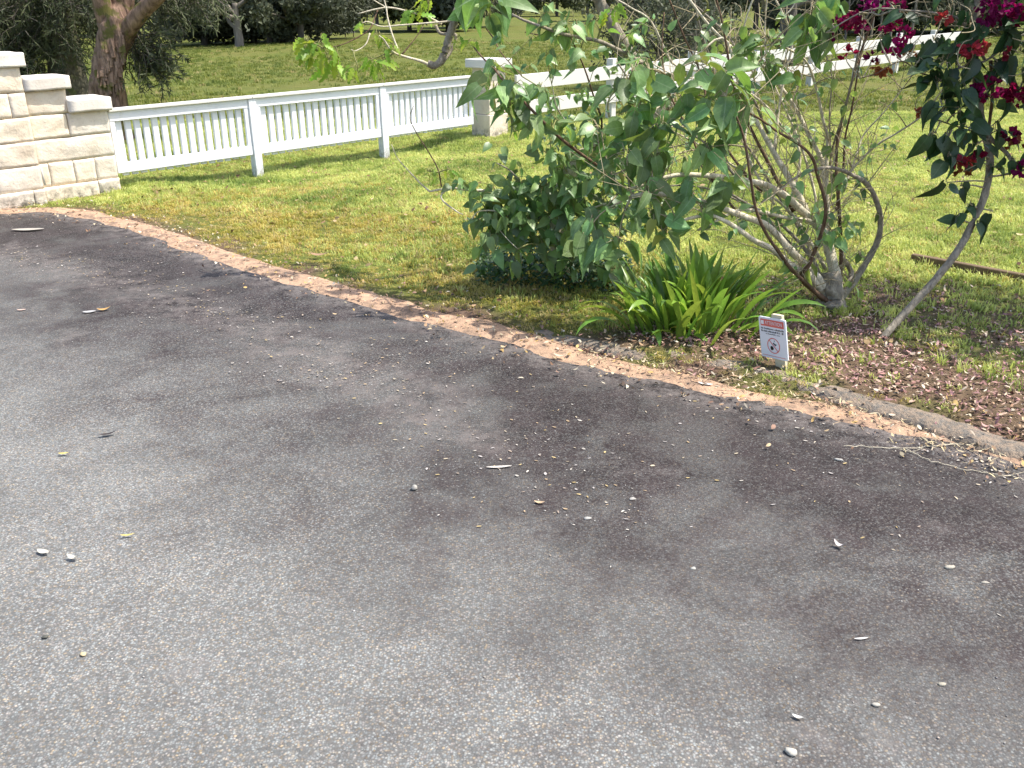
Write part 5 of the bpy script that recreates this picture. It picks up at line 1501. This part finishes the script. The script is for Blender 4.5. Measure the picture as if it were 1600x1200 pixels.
# dry runners creeping over the driveway edge
for path, label in [([(1320, 698), (1370, 702), (1420, 703), (1470, 698), (1505, 694)], 'thin pale dry runner lying across the driveway below the kerb'),
                    ([(1410, 702), (1440, 716), (1490, 732), (1540, 742), (1575, 746), (1610, 755)], 'longer pale dry runner at the right edge of the driveway')]:
    pp = [G(*p) + Vector((0, 0, .008)) for p in path]
    mb = MB(); sp = spline(pp, 6)
    sp = [p + Vector((random.gauss(0, .006), random.gauss(0, .006), 0)) for p in sp]
    mb.tube(sp, [.0017] * len(sp), 5)
    for k in range(4):
        a = random.choice(sp); mb.tube([a, a + Vector((random.gauss(0, .05), random.gauss(0, .05), .003))], [.0014, .0008], 4)
    tag(link('dry_runner', mb.mesh('dry_runner', M['stem_pale'])), label, 'runner', 'dry runners on the driveway')

# ---------------------------------------------------------------- trees beyond the wall and fence
def crown_mesh(name, clumps, n, size, mat, droop=0.0, elong=2.2):
    """leaf-sized diamonds spread through clumps: (centre, radii)"""
    w = np.array([c[1][0] * c[1][1] * c[1][2] for c in clumps]) ** .45
    ci = rng.choice(len(clumps), n, p=w / w.sum())
    cen = np.array([c[0][:] for c in clumps])[ci]; rad = np.array([c[1] for c in clumps])[ci]
    v = rng.normal(size=(n, 3)); v /= np.linalg.norm(v, axis=1)[:, None]
    v *= (rng.uniform(.1, 1, n) ** .45)[:, None]
    p = cen + v * rad
    a = rng.normal(size=(n, 3)); a[:, 2] -= droop; a /= np.linalg.norm(a, axis=1)[:, None]
    b = np.cross(a, rng.normal(size=(n, 3))); b /= np.linalg.norm(b, axis=1)[:, None]
    s = (size * rng.uniform(.6, 1.4, n))[:, None]
    V = np.stack([p - a * s * .5, p + b * s / elong * .5, p + a * s * .5, p - b * s / elong * .5], 1).reshape(-1, 3)
    F = np.arange(n * 4).reshape(n, 4)
    me = mesh_np(name, V, F, M[mat])
    attr_f(me, 'rnd', np.repeat(rng.random(n), 4))
    return me
def branchy(mb, p, d, L, r, depth, spread=.6, up=.15, sides=6):
    n = 5; pts = [p]; q = p
    for i in range(n):
        d = (d + Vector((random.gauss(0, .14), random.gauss(0, .14), random.gauss(up * .3, .10)))).normalized()
        q = q + d * L / n
        pts.append(q)
    mb.tube(pts, [r * (1 - .45 * i / n) for i in range(n + 1)], sides, depth == 0)
    tips = [pts[-1]]
    if depth > 0:
        for k in range(random.choice([2, 3, 3])):
            b = pts[random.choice([2, 3, 4, 5])]
            dd = (d + Vector((random.gauss(0, spread), random.gauss(0, spread), random.gauss(up, spread * .6)))).normalized()
            tips += branchy(mb, b, dd, L * random.uniform(.6, .85), r * .52, depth - 1, spread, up, max(4, sides - 1))
    return tips
def far_tree(name, px, Y, h, rad, low, mat, label, cat='tree', bark='bark_far', n=7000, leaf=.22, group='trees across the paddock', lean=0, base_r=.16, depth=2, z0=0, spread=.6, crown=True):
    x = P(px, 50, Y).x
    root = empty(name, (x, Y, z0), label, cat, group)
    mb = MB()
    b = Vector((x, Y, z0 - .15))
    tips = []
    hh = low + (h - low) * .30
    tp = [b, b + Vector((lean * .3, 0, hh * .35)), b + Vector((lean * .7, 0, hh * .7)), b + Vector((lean, 0, hh))]
    mb.tube(spline(tp, 4), [base_r * 1.4] + [base_r * (1 - .4 * i / 12) for i in range(12)], 8, True, .2, 3)
    for k in range(6):
        a = random.uniform(0, 6.28)
        st = tp[1].lerp(tp[3], random.random())
        tips += branchy(mb, st, Vector((math.cos(a) * .9, math.sin(a) * .5, random.uniform(.25, .9))).normalized(), rad * random.uniform(.55, .8), base_r * .5, depth, spread)
    link('trunk', mb.mesh('trunk', M[bark]), root)
    if crown:
        clumps = []
        for k in range(26):
            a = random.uniform(0, 6.28); rr = rad * math.sqrt(random.uniform(.05, 1)) * .82
            zc = random.uniform(low + .3, h - .6)
            taper = 1 - .55 * max(0, (zc - h * .5) / (h * .5))
            s = rad * random.uniform(.22, .42)
            clumps.append((Vector((x + lean + math.cos(a) * rr * taper, Y + math.sin(a) * rr * taper, z0 + zc)), (s, s, s * .7)))
        if low < .6:
            for k in range(26):
                a = random.uniform(0, 6.28); rr = rad * random.uniform(.1, 1.0); q = rad * random.uniform(.22, .36)
                clumps.append((Vector((x + lean + math.cos(a) * rr, Y + math.sin(a) * rr, z0 + q * .55 + random.uniform(low, low + 1.2))), (q, q, q * .7)))
        for t in tips[::2]:
            s = rad * random.uniform(.14, .26)
            if t.z > low * .8: clumps.append((t, (s, s, s * .7)))
        link('crown', crown_mesh('crown', clumps, n, leaf, mat, .4), root)
    return root

# big shaggy tree just behind the wall
rootT = empty('shaggy_bark_tree', P(172, 205, 13.4) * 1, 'thick tree with shaggy brown bark and forking limbs behind the wall', 'tree')
def shaggy(mb, pts, rads, sides=26, amp=.14, per=9):
    sp = spline(pts, per); n = len(sp)
    rr = np.interp(np.linspace(0, 1, n), np.linspace(0, 1, len(rads)), rads)
    base = len(mb.v)
    for i, p in enumerate(sp):
        t = (sp[min(i + 1, n - 1)] - sp[max(0, i - 1)]).normalized()
        a = t.cross(Vector((0.2, 1, 0.1))).normalized(); b = t.cross(a)
        for k in range(sides):
            an = 6.2832 * k / sides
            dv = a * math.cos(an) + b * math.sin(an)
            q = p + dv * rr[i]
            f = mnoise.fractal(Vector((q.x * 7, q.y * 7, q.z * 2.6)), .8, 2.2, 5) + .6 * mnoise.noise(Vector((q.x * 22, q.y * 22, q.z * 5)))
            mb.v.append(tuple(p + dv * rr[i] * (1 + amp * f)))
    for i in range(n - 1):
        for k in range(sides):
            k2 = (k + 1) % sides
            mb.f.append((base + i * sides + k, base + i * sides + k2, base + (i + 1) * sides + k2, base + (i + 1) * sides + k))
mb = MB()
shaggy(mb, [P(172, 225, 13.4), P(170, 190, 13.4), P(168, 150, 13.4), P(168, 110, 13.4), P(176, 75, 13.4), P(182, 45, 13.4), P(186, 25, 13.4)], [.36, .29, .25, .205, .20, .235, .21])
shaggy(mb, [P(178, 62, 13.4), P(166, 30, 13.35), P(158, 0, 13.3), P(150, -60, 13.2)], [.14, .13, .12, .10], 16, .10)
shaggy(mb, [P(184, 40, 13.4), P(190, 10, 13.5), P(194, -20, 13.5), P(200, -80, 13.6)], [.18, .16, .14, .11], 16, .10)
shaggy(mb, [P(188, 62, 13.4), P(202, 42, 13.3), P(222, 18, 13.2), P(248, -8, 13.1), P(300, -60, 12.9)], [.12, .12, .105, .10, .08], 16, .05)
link('trunk', mb.mesh('trunk', M['bark_shaggy']), rootT)
# loose bark plates
V, F = [], []
for k in range(260):
    py = random.uniform(62, 180); px = (169 if py > 90 else 177) + max(-16, min(16, random.gauss(0, 10)))
    c = P(px, py, 13.4 - .21 - random.uniform(-.05, .03))
    w_, h_ = random.uniform(.012, .035), random.uniform(.05, .14)
    lx = random.gauss(0, .25)
    i = len(V)
    V += [(c.x - w_, c.y, c.z + h_), (c.x + w_, c.y, c.z + h_), (c.x + w_ * .8 + lx * h_, c.y - random.uniform(.015, .05), c.z - h_), (c.x - w_ * .8 + lx * h_, c.y - random.uniform(.015, .05), c.z - h_)]
    F.append((i, i + 1, i + 2, i + 3))
me = bpy.data.meshes.new('bark_plates'); me.from_pydata(V, [], F); me.update()
bo = link('bark_plates', me, rootT, M['bark_shaggy']); bo['kind'] = 'stuff'
def needle_sprays(name, starts, parent, mat, tmat, n_needles=26, L=.55, nl=.10):
    mb = MB(); V = []; rn = []
    for p, d in starts:
        pts = [p]; dd = Vector(d).normalized()
        for j in range(6):
            dd = (dd + Vector((random.gauss(0, .25), random.gauss(0, .25), -.12 + random.gauss(0, .18)))).normalized()
            pts.append(pts[-1] + dd * L / 6)
        mb.tube(pts, [.006 - .0007 * j for j in range(7)], 4, False)
        rv = random.random()
        for j in range(n_needles):
            t = random.uniform(.15, 1) * 5.99
            i = int(t); q = pts[i].lerp(pts[i + 1], t - i)
            nd = (dd * .6 + Vector((random.gauss(0, .6), random.gauss(0, .6), random.gauss(-.1, .6)))).normalized() * nl * random.uniform(.6, 1.3)
            sd = nd.cross(Vector((random.gauss(0, 1), random.gauss(0, 1), random.gauss(0, 1)))).normalized() * .009
            V += [q - sd * .6, q + sd, q + nd, q + nd * .6 - sd]
            rn += [min(1, max(0, rv + random.gauss(0, .2)))] * 4
    link('twigs', mb.mesh('twigs', M[tmat]), parent)['kind'] = 'stuff'
    me = mesh_np(name, np.array([v[:] for v in V]), np.arange(len(V)).reshape(-1, 4), M[mat])
    attr_f(me, 'rnd', rn)
    o = link(name, me, parent); o['kind'] = 'stuff'
starts = [(P(random.uniform(192, 238), random.uniform(48, 100), random.uniform(13.35, 13.9)), (random.uniform(.2, 1), random.gauss(0, .4), random.uniform(-.7, .2))) for _ in range(90)]
starts += [(P(random.uniform(210, 330), random.uniform(-60, 6), random.uniform(13.3, 14.3)), (random.gauss(.3, .6), random.gauss(0, .4), random.uniform(-1, .0))) for _ in range(110)]
needle_sprays('needles', starts, rootT, 'crown_needle', 'bark_far')

# dark conifer behind the wall
rootT2 = empty('dark_conifer', P(118, 200, 15.0), 'dark conifer with leaning trunk and low needles behind the wall', 'tree')
mb = MB()
shaggy(mb, [P(122, 205, 15), P(114, 170, 15), P(106, 120, 15), P(98, 70, 15), P(92, 30, 15), P(88, -60, 15)], [.34, .30, .27, .24, .22, .18], 22, .08)
link('trunk', mb.mesh('trunk', M['bark_conifer']), rootT2)
starts = []
for _ in range(620):
    px, py = random.uniform(-60, 112), random.uniform(-70, 72)
    starts.append((P(px, py, random.uniform(14.2, 16.2)), (random.gauss(0, .7), random.gauss(-.1, .5), random.uniform(-1, .1))))
for _ in range(150):
    px = random.uniform(-40, 62)
    starts.append((P(px, random.uniform(70, 125), random.uniform(14.4, 15.6)), (random.gauss(-.3, .6), random.gauss(-.1, .5), random.uniform(-.8, .2))))
for _ in range(110):
    starts.append((P(random.uniform(100, 165), random.uniform(-40, 25), random.uniform(14.2, 16.2)), (random.gauss(.3, .6), 0, random.uniform(-.8, .2))))
needle_sprays('needles', starts, rootT2, 'crown_needle', 'bark_far', 30, .6, .12)

# trees across the paddock
far_tree('spreading_tree', 372, 43, 5.0, 3.2, .62, 'crown_dark', 'tree with pale spreading branches in front of the dark clump', bark='bark_pale', n=900, base_r=.20, depth=3, spread=.75)
for k, (px, Y, h, rad, low, mat, lab) in enumerate([
    (318, 47, 6, 2.6, .0, 'crown_dark', 'dark dense tree at the left end of the clump across the paddock'),
    (395, 49, 7, 2.8, .0, 'crown_dark', 'dark dense tree behind the pale spreading branches'),
    (455, 47, 7, 2.7, .1, 'crown_dark', 'dark dense tree right of the pale spreading branches'),
    (510, 51, 7.5, 2.6, .25, 'crown_dark', 'dark dense tree at the right end of the clump across the paddock'),
    (470, 45, 6, 2.0, .8, 'crown_dark', 'dark tree with clear low trunk in the clump across the paddock'),
    (420, 46, 6, 1.6, .7, 'crown_mid', 'slim twiggy tree between pale tree and dark clump'),
    (265, 62, 7, 3.4, .7, 'crown_grey', 'greyish tree behind the shaggy trunk, across the paddock'),
    (215, 66, 8, 3.6, .6, 'crown_mid', 'mid green tree far behind the shaggy trunk'),
    (60, 58, 8, 4.2, .4, 'crown_dark', 'dark tree far behind the conifer at the left'),
    (-60, 50, 8, 4.2, .4, 'crown_dark', 'dark tree far off at the left picture edge'),
    (140, 60, 8, 3.4, .4, 'crown_mid', 'mid green tree seen between conifer and shaggy trunk'),
    (640, 64, 8, 3.0, .4, 'crown_mid', 'mid green tree behind the arching limb, far across the paddock'),
    (700, 63, 8, 2.8, .3, 'crown_dark', 'dark tree behind the arching limb, far across the paddock'),
    (590, 80, 8, 2.6, 1.0, 'crown_grey', 'pale grey tree in the gap right of the dark clump'),
    (745, 70, 8, 2.8, .4, 'crown_dark', 'dark tree above the pier, far across the paddock'),
    (800, 112, 9, 4.0, .8, 'crown_dark', 'dark far tree above the left end of the rail fence'),
    (870, 112, 9, 4.2, .8, 'crown_mid', 'mid green far tree above the rail fence'),
    (950, 90, 9, 4.0, .7, 'crown_mid', 'mid green far tree behind the grey twisted trunk'),
    (1100, 75, 9, 4.2, .8, 'crown_mid', 'mid green far tree behind the bare stems'),
    (1180, 60, 8, 3.2, .7, 'crown_mid', 'mid green far tree left of the dark thicket at right'),
    (1275, 47, 7, 2.4, .2, 'crown_dark', 'dark tree at the left end of the thicket behind the rail fence'),
    (1345, 50, 7, 2.6, .1, 'crown_dark', 'dark tree in the thicket behind the magenta flowers'),
    (1410, 46, 7, 2.4, .3, 'crown_dark', 'dark tree in the thicket left of the vine stem'),
    (1480, 48, 7, 2.8, .2, 'crown_dark', 'dark tree in the thicket behind the vine leaves'),
    (1560, 46, 7, 2.6, .2, 'crown_mid', 'mid green tree behind the vine at the right edge'),
    (1660, 46, 7, 3.0, .2, 'crown_dark', 'dark tree beyond the right picture edge'),
]):
    far_tree('paddock_tree', px, Y, h, rad, low, mat, lab, n=20000 if Y < 60 else 13000, leaf=.22 if Y < 60 else .34, depth=2, bark='bark_pale' if k % 4 == 2 else 'bark_far')
# pale slim trunks seen in the right hand thicket
SLIM = ['slim pale trunk below the leftmost magenta flowers', 'slim pale trunk just right of the leftmost magenta flowers', 'slim pale trunk between the two upper magenta flower clusters', 'rightmost slim pale trunk, beside the vine leaves', 'leftmost slim pale trunk before the thicket', 'slim pale trunk second from the right before the thicket']
for k, (px, Y) in enumerate([(1322, 43), (1362, 43.5), (1375, 44), (1425, 42), (1296, 43), (1392, 42.5)]):
    far_tree('slim_tree', px, Y, 5.5, .8, 2.6, 'crown_mid', SLIM[k], bark='bark_pale', n=700, base_r=.05, depth=1, group='slim pale trees in front of the thicket', spread=.4)
# nearer dark bush and trunk behind the rail fence
far_tree('dark_bush', 1030, 20.5, 3.2, 1.15, .15, 'crown_dark', 'dark twiggy bush just behind the rail fence', 'bush', n=5200, leaf=.09, group='bushes behind the rail fence', base_r=.06, depth=3)
far_tree('broad_trunk_tree', 1230, 27, 7, 2.6, 2.2, 'crown_mid', 'tree with dark brown trunk behind the rail fence and bare stems', n=5000, leaf=.16, base_r=.24, group='bushes behind the rail fence')
far_tree('light_bush', 1095, 24, 2.6, 1.1, .2, 'crown_grey', 'light green bush behind the rail fence and bare stems', 'bush', n=3000, leaf=.10, group='bushes behind the rail fence', base_r=.05)

# far woodland closing the view
clumps = []
for k in range(520):
    x = random.uniform(-210, 210); y = random.uniform(128, 158)
    s = random.uniform(2.2, 4.2)
    clumps.append((Vector((x, y, random.uniform(1.0, 15))), (s, s, s * .75)))
wo = link('far_woodland', crown_mesh('far_woodland', clumps, 90000, .75, 'crown_mid', .3, 1.6))
tag(wo, 'far wood of dark green trees closing off the paddock', 'woodland', kind='stuff')
mb = MB()
for k in range(240):
    x = random.uniform(-200, 200); y = random.uniform(122, 135)
    mb.tube([Vector((x, y, -.3)), Vector((x + random.gauss(0, .3), y, 4)), Vector((x + random.gauss(0, .8), y, 10))], [.22, .18, .12], 6)
wt = link('far_woodland_trunks', mb.mesh('far_woodland_trunks', M['bark_pale'])); wt.parent = wo; wt.name = 'trunks'

# tiny white board far across the paddock
g = G(546, 57)
wb = empty('white_notice_board', g, 'tiny white board standing far across the paddock', 'board')
FB = lambda s, o, zz: (g.x + s, g.y - o, zz)
link('panel', box_me(FB, -.32, .32, 0, .04, .18, .46, M['white_rail'], .005), wb)
for s in (-.24, .20):
    link('leg', box_me(FB, s, s + .05, -.06, -.003, -.1, .42, M['weather_timber'], .003), wb)
